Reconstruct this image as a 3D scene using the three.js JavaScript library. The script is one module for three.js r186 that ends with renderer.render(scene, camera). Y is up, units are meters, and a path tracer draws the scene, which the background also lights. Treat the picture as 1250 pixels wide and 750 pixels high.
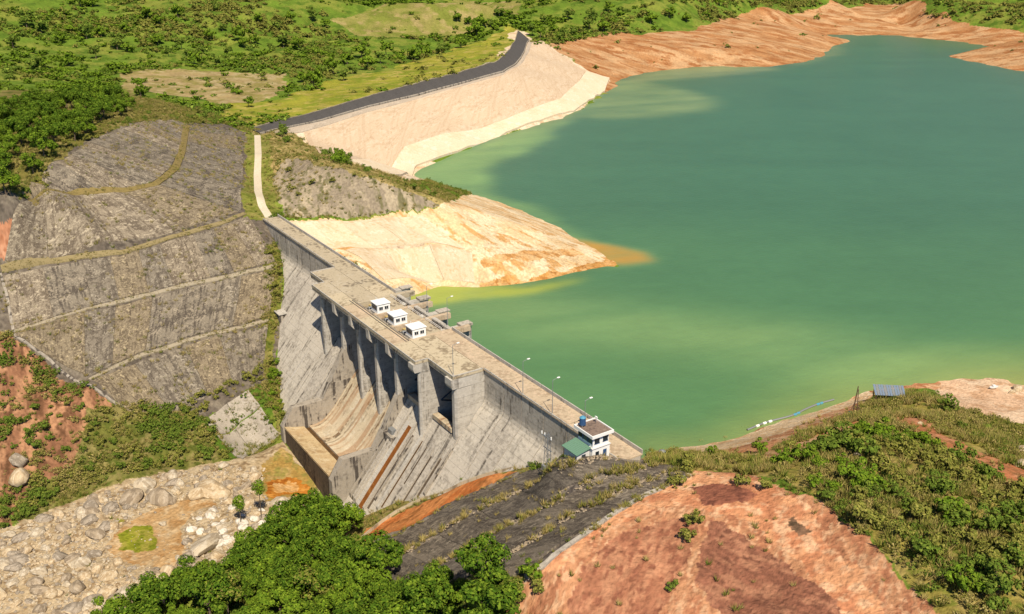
import * as THREE from 'three';
import { Sky } from 'three/addons/objects/Sky.js';
import { mergeGeometries, toCreasedNormals } from 'three/addons/utils/BufferGeometryUtils.js';
import { RoundedBoxGeometry } from 'three/addons/geometries/RoundedBoxGeometry.js';

// ---------------------------------------------------------------- camera, sky, sun, exposure
const scene = new THREE.Scene();
const camera = new THREE.PerspectiveCamera(35.12, 1250 / 750, 1, 6000);
camera.position.set(0, 142.5, 0);
camera.rotation.set(THREE.MathUtils.degToRad(-21.85), 0, 0);
scene.add(camera);
const renderer = new THREE.WebGLRenderer({ antialias: true });
renderer.toneMapping = THREE.LinearToneMapping;
renderer.toneMappingExposure = 1.36;
renderer.shadowMap.enabled = true;
const sunDir = new THREE.Vector3(0.165, 0.80, 0.575).normalize();
const sky = new Sky();
sky.name = 'sky';
sky.scale.setScalar(5000);
sky.material.uniforms.sunPosition.value.copy(sunDir);
sky.material.uniforms.turbidity.value = 2.5;
sky.material.uniforms.rayleigh.value = 0.7;
sky.material.uniforms.mieCoefficient.value = 0.004;
sky.userData = { kind: 'structure', label: 'clear blue daytime sky over the reservoir' };
scene.add(sky);
scene.environmentIntensity = 0.1;
const sun = new THREE.DirectionalLight(0xfff0d8, 5);
sun.position.copy(sunDir).multiplyScalar(900).add(new THREE.Vector3(-40, 0, -350));
sun.target.position.set(-40, 0, -350);
sun.castShadow = true;
sun.shadow.mapSize.set(4096, 4096);
Object.assign(sun.shadow.camera, { left: -700, right: 700, top: 700, bottom: -700, near: 10, far: 2500 });
scene.add(sun, sun.target);

// ---------------------------------------------------------------- helpers
let seedState = 12345;
function reseed(n) { seedState = n >>> 0; }
function rnd() { seedState |= 0; seedState = seedState + 0x6D2B79F5 | 0; let t = Math.imul(seedState ^ seedState >>> 15, 1 | seedState); t = t + Math.imul(t ^ t >>> 7, 61 | t) ^ t; return ((t ^ t >>> 14) >>> 0) / 4294967296; }
const rr = (a, b) => a + (b - a) * rnd();
const lerp = (a, b, t) => a + (b - a) * t;
const clamp = (v, a = 0, b = 1) => v < a ? a : v > b ? b : v;
const smooth = (a, b, v) => { const t = clamp((v - a) / (b - a)); return t * t * (3 - 2 * t); };
const NT = new Float32Array(65536);
reseed(77); for (let i = 0; i < 65536; i++) NT[i] = rnd() * 2 - 1;
function vnoise(x, y) {
  const xf = Math.floor(x), yf = Math.floor(y); let u = x - xf, v = y - yf;
  u = u * u * (3 - 2 * u); v = v * v * (3 - 2 * v);
  const x0 = xf & 255, x1 = (xf + 1) & 255, y0 = (yf & 255) << 8, y1 = ((yf + 1) & 255) << 8;
  const a = NT[y0 | x0], b = NT[y0 | x1], c = NT[y1 | x0], d = NT[y1 | x1];
  return a + (b - a) * u + (c - a) * v + (a - b - c + d) * u * v;
}
function fbm(x, y, o = 4) { let s = 0, a = 0.5; for (let i = 0; i < o; i++) { s += a * vnoise(x + i * 17.3, y + i * 9.1); x = x * 2.03 + 5.1; y = y * 2.03 + 1.7; a *= 0.5; } return s; }
const lin = (v) => { v /= 255; return v <= 0.04045 ? v / 12.92 : Math.pow((v + 0.055) / 1.055, 2.4); };
const ALB = 0.64;                                       // base colour of a surface that the photograph shows at full sun
const C3 = (r, g, b, k = ALB) => [lin(r) * k, lin(g) * k, lin(b) * k];
const toS = (v) => { v = clamp(v); return v <= 0.0031308 ? v * 12.92 : 1.055 * Math.pow(v, 1 / 2.4) - 0.055; };
const col = (c) => new THREE.Color().setRGB(c[0], c[1], c[2]);
function inPoly(p, x, z) { let r = false; for (let i = 0, j = p.length - 1; i < p.length; j = i++) { const a = p[i], b = p[j]; if ((a[1] > z) !== (b[1] > z) && x < (b[0] - a[0]) * (z - a[1]) / (b[1] - a[1]) + a[0]) r = !r; } return r; }
const used = new Map();
function numbered(n) { const k = used.get(n) || 0; used.set(n, k + 1); return k ? n + '_' + String(k).padStart(3, '0') : n; }
function shadow(o) { o.traverse((m) => { if (m.isMesh) { m.castShadow = true; m.receiveShadow = true; } }); return o; }
function tag(o, label, category, group, kind) { o.userData.label = label; if (category) o.userData.category = category; if (group) o.userData.group = group; if (kind) o.userData.kind = kind; return o; }
function top(o, name, label, category, group, kind) { o.name = numbered(name); tag(o, label, category, group, kind); scene.add(o); return o; }
function part(parent, name, geo, m, label) { const o = new THREE.Mesh(geo, m); o.name = name; o.castShadow = o.receiveShadow = true; if (label) o.userData.label = label; parent.add(o); return o; }
// uv in metres by the way a face points; flat faces
function boxUV(g, k = 1) {
  if (g.index) g = g.toNonIndexed();
  g.computeVertexNormals();
  const p = g.attributes.position, n = g.attributes.normal, uv = new Float32Array(p.count * 2);
  for (let i = 0; i < p.count; i += 3) {
    const nx = Math.abs(n.getX(i)), ny = Math.abs(n.getY(i)), nz = Math.abs(n.getZ(i));
    for (let j = i; j < i + 3; j++) {
      const x = p.getX(j), y = p.getY(j), z = p.getZ(j);
      if (ny > 0.85 && ny >= nx && ny >= nz) { uv[j * 2] = x * k; uv[j * 2 + 1] = z * k; }
      else if (nx > nz) { uv[j * 2] = z * k; uv[j * 2 + 1] = y * k; }
      else { uv[j * 2] = x * k; uv[j * 2 + 1] = (ny > 0.3 ? Math.hypot(1, 0.8) : 1) * y * k; }
    }
  }
  g.setAttribute('uv', new THREE.BufferAttribute(uv, 2));
  return g;
}
const box = (x0, x1, y0, y1, z0, z1) => boxUV(new THREE.BoxGeometry(x1 - x0, y1 - y0, z1 - z0).translate((x0 + x1) / 2, (y0 + y1) / 2, (z0 + z1) / 2));
function rbox(x0, x1, y0, y1, z0, z1, r = 0.06) { return boxUV(new RoundedBoxGeometry(x1 - x0, y1 - y0, z1 - z0, 1, r).translate((x0 + x1) / 2, (y0 + y1) / 2, (z0 + z1) / 2)); }
// profile [[z, y], ...] swept along x from x0 to x1
function prism(profile, x0, x1) {
  const pts = profile.map((q) => new THREE.Vector2(q[0], q[1]));
  if (THREE.ShapeUtils.isClockWise(pts)) pts.reverse();
  const P = [], n = pts.length;
  for (let i = 0; i < n; i++) {
    const a = pts[i], b = pts[(i + 1) % n];
    P.push(x0, a.y, a.x, x1, b.y, b.x, x1, a.y, a.x, x0, a.y, a.x, x0, b.y, b.x, x1, b.y, b.x);
  }
  for (const f of THREE.ShapeUtils.triangulateShape(pts, [])) {
    const [a, b, c] = f.map((i) => pts[i]);
    P.push(x1, a.y, a.x, x1, c.y, c.x, x1, b.y, b.x, x0, a.y, a.x, x0, b.y, b.x, x0, c.y, c.x);
  }
  const g = new THREE.BufferGeometry(); g.setAttribute('position', new THREE.Float32BufferAttribute(P, 3));
  return boxUV(g);
}
function rod(a, b, r0, r1 = r0, seg = 6) {
  const A = new THREE.Vector3(...a), B = new THREE.Vector3(...b), d = B.clone().sub(A), l = d.length();
  const g = new THREE.CylinderGeometry(r1, r0, l, seg, 1); g.translate(0, l / 2, 0);
  g.applyQuaternion(new THREE.Quaternion().setFromUnitVectors(new THREE.Vector3(0, 1, 0), d.normalize())); g.translate(...a);
  return g;
}
function tex(w, h, f, srgb = true, repeat) {
  const d = new Uint8Array(w * h * 4);
  for (let j = 0; j < h; j++) for (let i = 0; i < w; i++) { const c = f(i, j, (i + 0.5) / w, (j + 0.5) / h), k = (j * w + i) * 4; d[k] = toB(c[0], srgb); d[k + 1] = toB(c[1], srgb); d[k + 2] = toB(c[2], srgb); d[k + 3] = 255; }
  const t = new THREE.DataTexture(d, w, h, THREE.RGBAFormat); if (srgb) t.colorSpace = THREE.SRGBColorSpace;
  t.magFilter = THREE.LinearFilter; t.minFilter = THREE.LinearMipmapLinearFilter; t.generateMipmaps = true; t.wrapS = t.wrapT = THREE.RepeatWrapping;
  if (repeat) t.repeat.set(repeat, repeat); t.needsUpdate = true; return t;
}
function toB(v, s) { return Math.round(clamp(s ? toS(v) : v) * 255); }
// tiling noise: period p cells
function tnoise(x, y, p, o = 0) {
  const xf = Math.floor(x), yf = Math.floor(y); let u = x - xf, v = y - yf; u = u * u * (3 - 2 * u); v = v * v * (3 - 2 * v);
  const m = (q) => ((q % p) + p) % p, x0 = (m(xf) + o * 31) & 255, x1 = (m(xf + 1) + o * 31) & 255, y0 = ((m(yf) + o * 57) & 255) << 8, y1 = ((m(yf + 1) + o * 57) & 255) << 8;
  const a = NT[y0 | x0], b = NT[y0 | x1], c = NT[y1 | x0], d = NT[y1 | x1]; return a + (b - a) * u + (c - a) * v + (a - b - c + d) * u * v;
}
function tfbm(u, v, p, oct, o = 0) { let s = 0, a = 0.5; for (let i = 0; i < oct; i++) { s += a * tnoise(u * p, v * p, p, o + i); p *= 2; a *= 0.5; } return s; }
// ---------------------------------------------------------------- terrain: surveyed points [x, height, z], triangulated; water level 0, dam crest 28
const survey = [
  // right abutment along the dam toe, and ground at the dam's right end
  [12.7,20,-208.9],[7.1,15.5,-212.9],[3.1,13,-215.5],[-3.2,9.2,-219.4],[-9.8,4.6,-222.7],[-14.3,1.4,-224.7],[-23.6,-5.5,-228.6],[-33.7,-11.4,-235.1],[-41.5,-16.6,-239.2],
  [15.6,25.5,-201.7],[15.4,30.5,-192],[11,29.2,-195],[21,30.6,-190.9],[28.6,28.4,-191.2],[32.8,27.2,-193.9],[22.2,30.5,-184.5],
  // left abutment along the dam toe
  [-101.7,27,-380.7],[-94.8,22,-370.9],[-89.8,14.5,-357.9],[-87,6.8,-342.6],[-86.3,0.9,-332.6],[-85.4,-6.7,-320],[-82.8,-11.3,-309.4],[-80.3,-15.7,-299.1],
  // under the dam body and the lake bed along it
  [-90.4,14,-372.6],[-74.4,3,-341.2],[-81.1,-3,-336.8],[-62.8,-12,-312.9],[-74.5,-20,-305.2],[-65.1,-22,-287.4],[-43,-22,-254.1],[-29.2,-14,-251.2],[-36.7,-22,-246.3],[-7.8,0,-235.4],[-16.2,-9,-229.8],[4.9,4,-223.4],[15.4,10,-214.8],[22.6,20,-203.9],
  [-82,-24,-282.2],[-70.7,-21,-259.7],[-54.7,-24,-246.3],[-44.7,-20,-238.5],
  [-57.2,-4,-340.6],[-42.3,-10,-328.9],[-22.9,-14,-303.4],[-0.8,-14,-270],[19.6,-8,-235.6],[33.4,6,-214.7],
  // river bed
  [-73.3,-18,-270.1],[-71.9,-18.6,-251.9],[-83.2,-18,-262.6],[-84.2,-18.4,-247.1],[-107.8,-17.6,-259.6],[-122.1,-17.4,-250.9],[-133.5,-17.2,-237.6],[-142.2,-17,-226.6],[-162,-17,-213.7],[-102.5,-19,-229.4],[-87.9,-18.6,-234.8],[-68.9,-18,-233.9],[-89.4,-18.4,-213.8],[-102.3,-18.2,-199.3],[-125.8,-18.2,-192.5],[-150.8,-18,-180.9],[-108.9,-18.5,-181.5],
  // left bank above the river: red soil and bushes
  [-170.2,11,-295],[-151,6,-286.5],[-139,1,-284.6],[-126.6,-6,-280.8],[-201,12,-306.6],[-158.8,1,-267.6],[-152.5,-7,-251.6],[-173.7,-9,-236.9],[-139.7,-9,-254.9],[-127.7,-12.5,-260.8],[-147.8,-14.5,-239],[-136.9,-15,-246.3],[-113,-13,-269.2],[-101.6,-15.5,-273.5],[-91,-16.8,-268],
  // concrete apron under the left slope
  [-102,-11,-282.8],[-97.6,-9.5,-292.1],[-90.3,-8,-297.7],[-84.7,-8.5,-299.9],[-79.5,-12.5,-290.2],[-76.6,-16.5,-284.4],[-80.9,-17,-272.5],[-85.4,-17.2,-267.2],
  // stepped cut slope, berm lines from top to bottom
  [-170.5,42,-507.9],[-152.1,42.6,-441.8],[-143.8,43,-405.7],[-143.3,43.4,-380.8],[-152.4,43.6,-369.9],[-166.3,44,-361.2],[-180.4,44,-350.8],[-200.7,44,-334.6],
  [-110.2,28.5,-387.3],[-115.6,28.4,-376],[-132.8,28.2,-353],[-143.2,28,-339],[-165.1,28,-327.2],[-178,28,-317.7],[-197.8,28,-302.4],
  [-91.3,17,-358.6],[-93.9,17,-354.8],[-119.2,17,-334.9],[-140.3,17,-316.1],[-162.4,17,-290.1],[-179.1,17,-274.1],
  [-88.8,6,-342.9],[-89.2,3,-335.5],[-101.3,3,-325.4],[-115.8,3,-313.7],[-127.8,3,-301.9],[-137,3,-283],
  [-87.4,-6,-318.6],[-92.5,-5,-304.4],[-102.2,-7.5,-292.5],[-110.6,-9,-283.6],[-119.6,-8,-278.9],
  // hill above the cut slope
  [-179.2,53,-456.2],[-185.2,54,-423.6],[-177.4,55,-365.9],[-176.5,55,-346.8],[-176.9,53,-331.4],[-194.2,53,-326],[-180.2,48,-503.3],[-200.7,56,-375.4],[-248.1,54,-471.4],[-230.9,52,-504.6],[-226.4,46,-569.7],[-278,58,-396.3],[-190.7,39,-571.7],
  // track and verge along the saddle
  [-146.5,28.4,-535.2],[-126.4,28.4,-452.2],[-110.9,28.3,-396.5],[-146.3,28,-552.6],[-121.3,28,-453.8],[-101.8,28,-389],[-135.1,28.4,-535.2],[-114.7,28.4,-452.2],[-101.5,28.3,-402.8],[-170.6,34,-553.1],[-165.7,31,-568.4],[-138.7,31,-483.9],
  // ridge beside the lake, and its bench at the old high-water line
  [-110.8,34,-470.8],[-94.3,38,-453.5],[-76.5,40,-424],[-64.7,39,-417.5],[-51.6,36,-412],[-41.3,31.5,-413.8],[-33.6,28,-415.7],[-29.1,25,-417.1],
  [-93.2,26.5,-389.2],[-77.5,25.5,-392.6],[-61,25,-397.9],[-44.3,25,-405.4],[-34.1,25,-411.8],
  [-116.7,30,-517.3],[-111.2,29,-515.7],[-88.7,20,-531.6],[-82.8,10,-544.1],[-70.9,0,-566.8],[-49.7,0,-547.5],[-30,0,-531.2],
  // pale spit
  [-5.1,0,-380.2],[15.7,0,-388.2],[-1.7,2.5,-383.4],[12.2,2.5,-390.5],[23.2,2,-399.3],[-43.3,0,-385.2],[-29.1,0,-380.2],[-14.7,0,-378.3],[5.2,0,-383.2],[26.6,0,-395.4],[39.6,0,-402.8],[47.1,0,-409.4],[-15.8,0,-517.4],[6.4,0,-488.6],[26,0,-454.4],[42.3,0,-420.7],
  [-22.1,22,-421],[-9.3,17,-426.3],[9.4,10,-426.3],[27.7,4.5,-415.5],[-50.1,11,-388.3],[-27.6,9.5,-387.3],[-8.7,9,-392],[8.9,7,-400.1],[-70.5,18,-389],[-61.7,14,-374.2],
  // saddle embankment: crest, slope break, water line
  [-152.1,28,-566.5],[-140.3,28,-593.9],[-99.4,28,-679.3],[-42.6,28,-791.1],[-14.2,28,-858.4],[-2.3,28,-949.9],[6.3,28,-1110.8],[-120.1,28,-635.4],[-73.2,28,-733.1],
  [-143.8,28,-548],[-134.3,28,-566.5],[-114.6,28,-604.5],[-94.6,28,-644.4],[-68.8,28,-686.1],[-39.9,28,-737],[-6.6,28,-800.1],[8.8,28,-890.7],[18.9,28,-1002.9],[13.6,28,-1110.8],
  [-86.9,9,-566.5],[-67.3,9,-601.9],[-46.3,9,-641.6],[-3,9,-704.8],[38.5,9,-780.5],[60.2,9,-873.1],[69.6,9,-922.4],
  [-74.1,0,-560.9],[-60.4,0,-585.2],[-44.7,0,-613.8],[-2.9,0,-690.5],[48.8,0,-772.8],[80.3,0,-866.7],[90.6,0,-932],
  [80,8,-919],
  // grass below the embankment and the wooded valley beyond
  [-155.5,25,-625.9],[-111.8,22,-767.5],[-48.6,21,-905.4],[-20.9,22,-1019.9],[-9.2,24,-1132.2],[-186.2,28,-623.8],[-225.7,24,-720.8],[-176.9,20,-772.2],[-140.1,19,-867.9],[-70.9,20,-1016.2],[-298.3,27,-755.4],[-348.3,40,-670.4],[-430.9,40,-839.2],[-390.2,32,-904.7],[-254.7,26,-953.8],[-151.3,30,-1058.9],[-43.8,34,-1198.5],[-514.3,66,-1019.9],[-421.5,60,-1099.9],[-281.4,62,-1073.2],[-162.8,56,-1153.2],[-23.3,56,-1153.2],[14.3,36,-1176.4],[-485.6,60,-675.4],[-588.2,80,-833.2],[-339.9,64,-437.7],
  // far shore
  [91.1,0,-937],[115.8,0,-962.9],[145.9,0,-1001.4],[182.2,0,-1024.8],[213.4,0,-1036.9],[259.6,0,-1018.9],[294.6,-0,-1049.2],[324.5,0,-1074.8],[368.7,0,-1159.1],[408.2,0,-1321.6],[455.8,0,-1312],[502.9,0,-1312],[548.8,0,-1414.8],[554.9,0,-1351.3],[560.6,0,-1239.5],[582.4,0,-1182.1],[602.9,0,-1174.4],[667.5,0,-1151.6],
  [35.5,26,-1006.4],[51.5,16,-960],[70.2,12,-944],[64.5,25,-1051.1],[123.7,25,-1122.7],[218.8,25,-1194.6],[302.5,24,-1331.9],[382,22,-1429.4],[457.6,20,-1508.7],[585.9,18,-1594.1],[570,14,-1496.7],[597.6,16,-1460.2],[577.9,14,-1327.6],[594.1,10,-1266],[626.9,12,-1228.3],[149.4,14,-1038.4],[222.1,13,-1060.2],[285.4,12,-1104.5],[356.1,12,-1228.3],[298.7,5,-1083.1],[512.1,12,-1417],
  [74.6,50,-1233.2],[170.4,52,-1206.5],[297.4,50,-1343.4],[442.2,46,-1466.9],[570,44,-1430.6],[656.3,40,-1299.6],[666.3,40,-1132.2],
  // right shore
  [41.3,0,-243.9],[48.6,0,-245.3],[56.4,0,-246.7],[63.6,0,-249.1],[69.2,0,-252.9],[76.3,0,-256.9],[83.7,0,-262],[91.2,0,-266.2],[98.7,0,-270],[106.3,0,-273.9],[115.5,0,-281.9],[125.7,0,-287.9],[135.1,0,-287.9],[141.4,0,-285.4],[145.6,0,-291.5],[152.7,0,-294],[161.7,0,-292.8],[168.9,0,-287.9],[183.9,0,-280.7],
  [146.4,3,-269.2],[154.1,4,-259.3],[137,3.5,-268.2],[163.9,5,-254.8],
  [43.3,14,-217.9],[50.9,16,-214.5],[57.5,18,-212.3],[65.4,19,-215.4],[74.9,18,-223.1],[85,16,-231.2],[96.5,13,-241.5],[109.3,9,-256.6],[119.4,9,-260.8],[126.3,9,-256.6],[130.4,9,-246.4],[136.4,10,-234.7],[143.8,12,-219.6],
  [50.6,28,-189.1],[60.3,26,-197.5],[70.4,24.5,-205.8],[81,23,-213.8],[91.5,22,-220.3],[99.7,22,-222.4],[102.3,24,-211.1],[106.8,26,-199],[109.3,28.5,-184.8],[116.9,30,-175.9],
  // right hill with bushes, red slope
  [30.2,29.5,-188],[37.3,30,-187.2],[43.1,32,-180.5],[53,35,-171.8],[67,33,-184.2],[78.2,34,-186],[87,34,-180.9],[93.5,35,-168.1],[98.2,36,-157.9],[74.3,38,-157.7],[79.3,39,-141],[84.2,40,-130.8],[63.5,38,-163.4],[65.9,38.5,-151.6],[68.4,39,-138.7],[70.7,39.5,-127.3],[70.5,40,-115.5],[107,40,-135.1],
  [36.9,33,-165.2],[29.5,31.5,-170.5],[34.8,30.5,-152.6],[47.1,33.5,-153.5],[55.2,34.5,-144.7],[61.4,36,-129.6],[39.4,29.5,-137.5],[23.8,28.5,-150.3],[14.8,28,-153.4],[9.8,24.5,-144.7],[25.5,26,-139.6],[49.1,33,-123.4],[10.6,22,-131.8],[77.6,40,-105.7],[35.9,26,-120.2],
  // dark lined abutment slope and orange ramp
  [26.8,30.5,-172.9],[17.2,30,-164.5],[7.1,29,-154.6],[-4,22,-155],[-11.2,14,-169.4],[-23.3,4,-182.6],[-30.3,-1,-192.3],[-39.8,-13,-219.8],[-27.3,-6.5,-218.7],[-14,1.8,-217.6],[-1,10,-214.8],[24.5,28,-185.6],[14.4,21,-197],[2.9,14,-197.4],[-12.9,4,-198.4],[9.9,22,-181.8],[-4.5,15,-176.6],
  // wooded bank under the camera
  [2.3,20,-150.3],[-10.8,10,-158.8],[-26.9,-2,-178.6],[-42.9,-9,-206.4],[-58.5,-15,-229.5],[-43.4,-8,-186.1],[-65.5,-15,-211],[-74.8,-14,-192],[-59.3,-10,-171.9],[-29.6,-2,-158.1],[-3.8,12,-140.7],
  // beyond the picture
  [-1500,140,-2400],[-600,150,-2400],[300,140,-2400],[1200,130,-2400],[2200,130,-2400],[-700,110,-1750],[0,100,-1750],[700,90,-1800],[1500,90,-1800],[-1500,120,-1200],[-900,90,-800],[-1500,110,-400],[-500,70,-450],[-500,60,-200],[-350,36,-300],[-300,20,-220],[-300,-16,-150],[-150,-19,-60],[0,10,-60],[100,40,-60],[250,40,-100],[-1500,60,300],[0,20,300],[1500,60,300],[260,20,-220],[330,6,-260],[430,30,-180],[800,-5,-600],[1100,40,-700],[2200,80,-900],[1600,70,-300],[620,-8,-420],[640,20,-260],[900,-8,-950],[1100,10,-1150],
  // lake bed
  [24.2,-16,-347.7],[73.2,-12,-304.4],[120.8,-16,-347.7],[179.9,-14,-351.1],[118.8,-18,-487.3],[284,-18,-566.1],[13,-12,-601.8],[-2.8,-8,-665.6],[114.9,-16,-774.5],[278.2,-16,-883.7],[446,-16,-926.7],[433.2,-10,-1103.2],[401.8,-5,-1192],[450.5,-4,-1248.4],[481.2,-4,-1248.4],[10.9,-14,-335.8],[67.7,-12,-432.1]
];
function triangulate(p) {
  const n = p.length, M = 8000, q = p.map((a) => [a[0], a[2]]); q.push([-3 * M, -M], [3 * M, -M], [0, 3 * M]);
  const mk = (a, b, c) => { const A = q[a], B = q[b], C = q[c], d = 2 * (A[0] * (B[1] - C[1]) + B[0] * (C[1] - A[1]) + C[0] * (A[1] - B[1])); if (Math.abs(d) < 1e-9) return { v: [a, b, c], x: 0, y: 0, r: 1e30 }; const s = (t) => t[0] * t[0] + t[1] * t[1]; const x = (s(A) * (B[1] - C[1]) + s(B) * (C[1] - A[1]) + s(C) * (A[1] - B[1])) / d, y = (s(A) * (C[0] - B[0]) + s(B) * (A[0] - C[0]) + s(C) * (B[0] - A[0])) / d; return { v: [a, b, c], x, y, r: (A[0] - x) ** 2 + (A[1] - y) ** 2 }; };
  let T = [mk(n, n + 1, n + 2)];
  for (let i = 0; i < n; i++) {
    const [x, y] = q[i], E = new Map(), keep = [];
    for (const t of T) if ((x - t.x) ** 2 + (y - t.y) ** 2 < t.r) for (let k = 0; k < 3; k++) { const a = t.v[k], b = t.v[(k + 1) % 3], key = Math.min(a, b) * 4096 + Math.max(a, b); E.set(key, (E.get(key) || 0) + 1); } else keep.push(t);
    for (const [key, c] of E) if (c === 1) keep.push(mk(Math.floor(key / 4096), key % 4096, i));
    T = keep;
  }
  return T.map((t) => t.v).filter((v) => Math.max(...v) < n);
}
const tin = triangulate(survey);
function Raster(x0, z0, x1, z1, cell) { this.x0 = x0; this.z0 = z0; this.c = cell; this.w = Math.round((x1 - x0) / cell) + 1; this.h = Math.round((z1 - z0) / cell) + 1; this.d = new Float32Array(this.w * this.h); }
Raster.prototype.at = function (x, z) { let u = clamp((x - this.x0) / this.c, 0, this.w - 1.001), v = clamp((z - this.z0) / this.c, 0, this.h - 1.001); const i = u | 0, j = v | 0; u -= i; v -= j; const k = j * this.w + i, d = this.d; return lerp(lerp(d[k], d[k + 1], u), lerp(d[k + this.w], d[k + this.w + 1], u), v); };
Raster.prototype.blur = function (r, times = 2) { const { w, h } = this; for (let t = 0; t < times; t++) for (const ax of [0, 1]) { const s = this.d, o = new Float32Array(w * h), N = ax ? h : w, M = ax ? w : h, st = ax ? w : 1, sm = ax ? 1 : w; for (let m = 0; m < M; m++) { let acc = 0; const b = m * sm; for (let i = -r; i <= r; i++) acc += s[b + clamp(i, 0, N - 1) * st]; for (let i = 0; i < N; i++) { o[b + i * st] = acc / (2 * r + 1); acc += s[b + Math.min(i + r + 1, N - 1) * st] - s[b + Math.max(i - r, 0) * st]; } } this.d = o; } return this; };
function fillTin(R) {
  for (const t of tin) {
    const [a, b, c] = t.map((i) => survey[i]), den = (b[2] - c[2]) * (a[0] - c[0]) + (c[0] - b[0]) * (a[2] - c[2]); if (Math.abs(den) < 1e-9) continue;
    const i0 = Math.max(0, Math.ceil((Math.min(a[0], b[0], c[0]) - R.x0) / R.c)), i1 = Math.min(R.w - 1, Math.floor((Math.max(a[0], b[0], c[0]) - R.x0) / R.c));
    const j0 = Math.max(0, Math.ceil((Math.min(a[2], b[2], c[2]) - R.z0) / R.c)), j1 = Math.min(R.h - 1, Math.floor((Math.max(a[2], b[2], c[2]) - R.z0) / R.c));
    for (let j = j0; j <= j1; j++) for (let i = i0; i <= i1; i++) { const x = R.x0 + i * R.c, z = R.z0 + j * R.c, l1 = ((b[2] - c[2]) * (x - c[0]) + (c[0] - b[0]) * (z - c[2])) / den, l2 = ((c[2] - a[2]) * (x - c[0]) + (a[0] - c[0]) * (z - c[2])) / den, l3 = 1 - l1 - l2; if (l1 > -1e-5 && l2 > -1e-5 && l3 > -1e-5) R.d[j * R.w + i] = l1 * a[1] + l2 * b[1] + l3 * c[1]; }
  }
  return R;
}
const NEAR = [-240, -600, 200, -90], FAR = [-1000, -1900, 1300, 0];   // x0, z0, x1, z1
const hN = fillTin(new Raster(NEAR[0] - 20, NEAR[1] - 20, NEAR[2] + 20, NEAR[3] + 20, 1)).blur(2, 2);
const hF = fillTin(new Raster(FAR[0], FAR[1], FAR[2], FAR[3], 5)).blur(2, 2);
function nearW(x, z) { return smooth(0, 40, Math.min(x - NEAR[0], NEAR[2] - x, z - NEAR[1], NEAR[3] - z)); }
function baseH(x, z) { const w = nearW(x, z); return w <= 0 ? hF.at(x, z) : w >= 1 ? hN.at(x, z) : lerp(hF.at(x, z), hN.at(x, z), w); }
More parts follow.
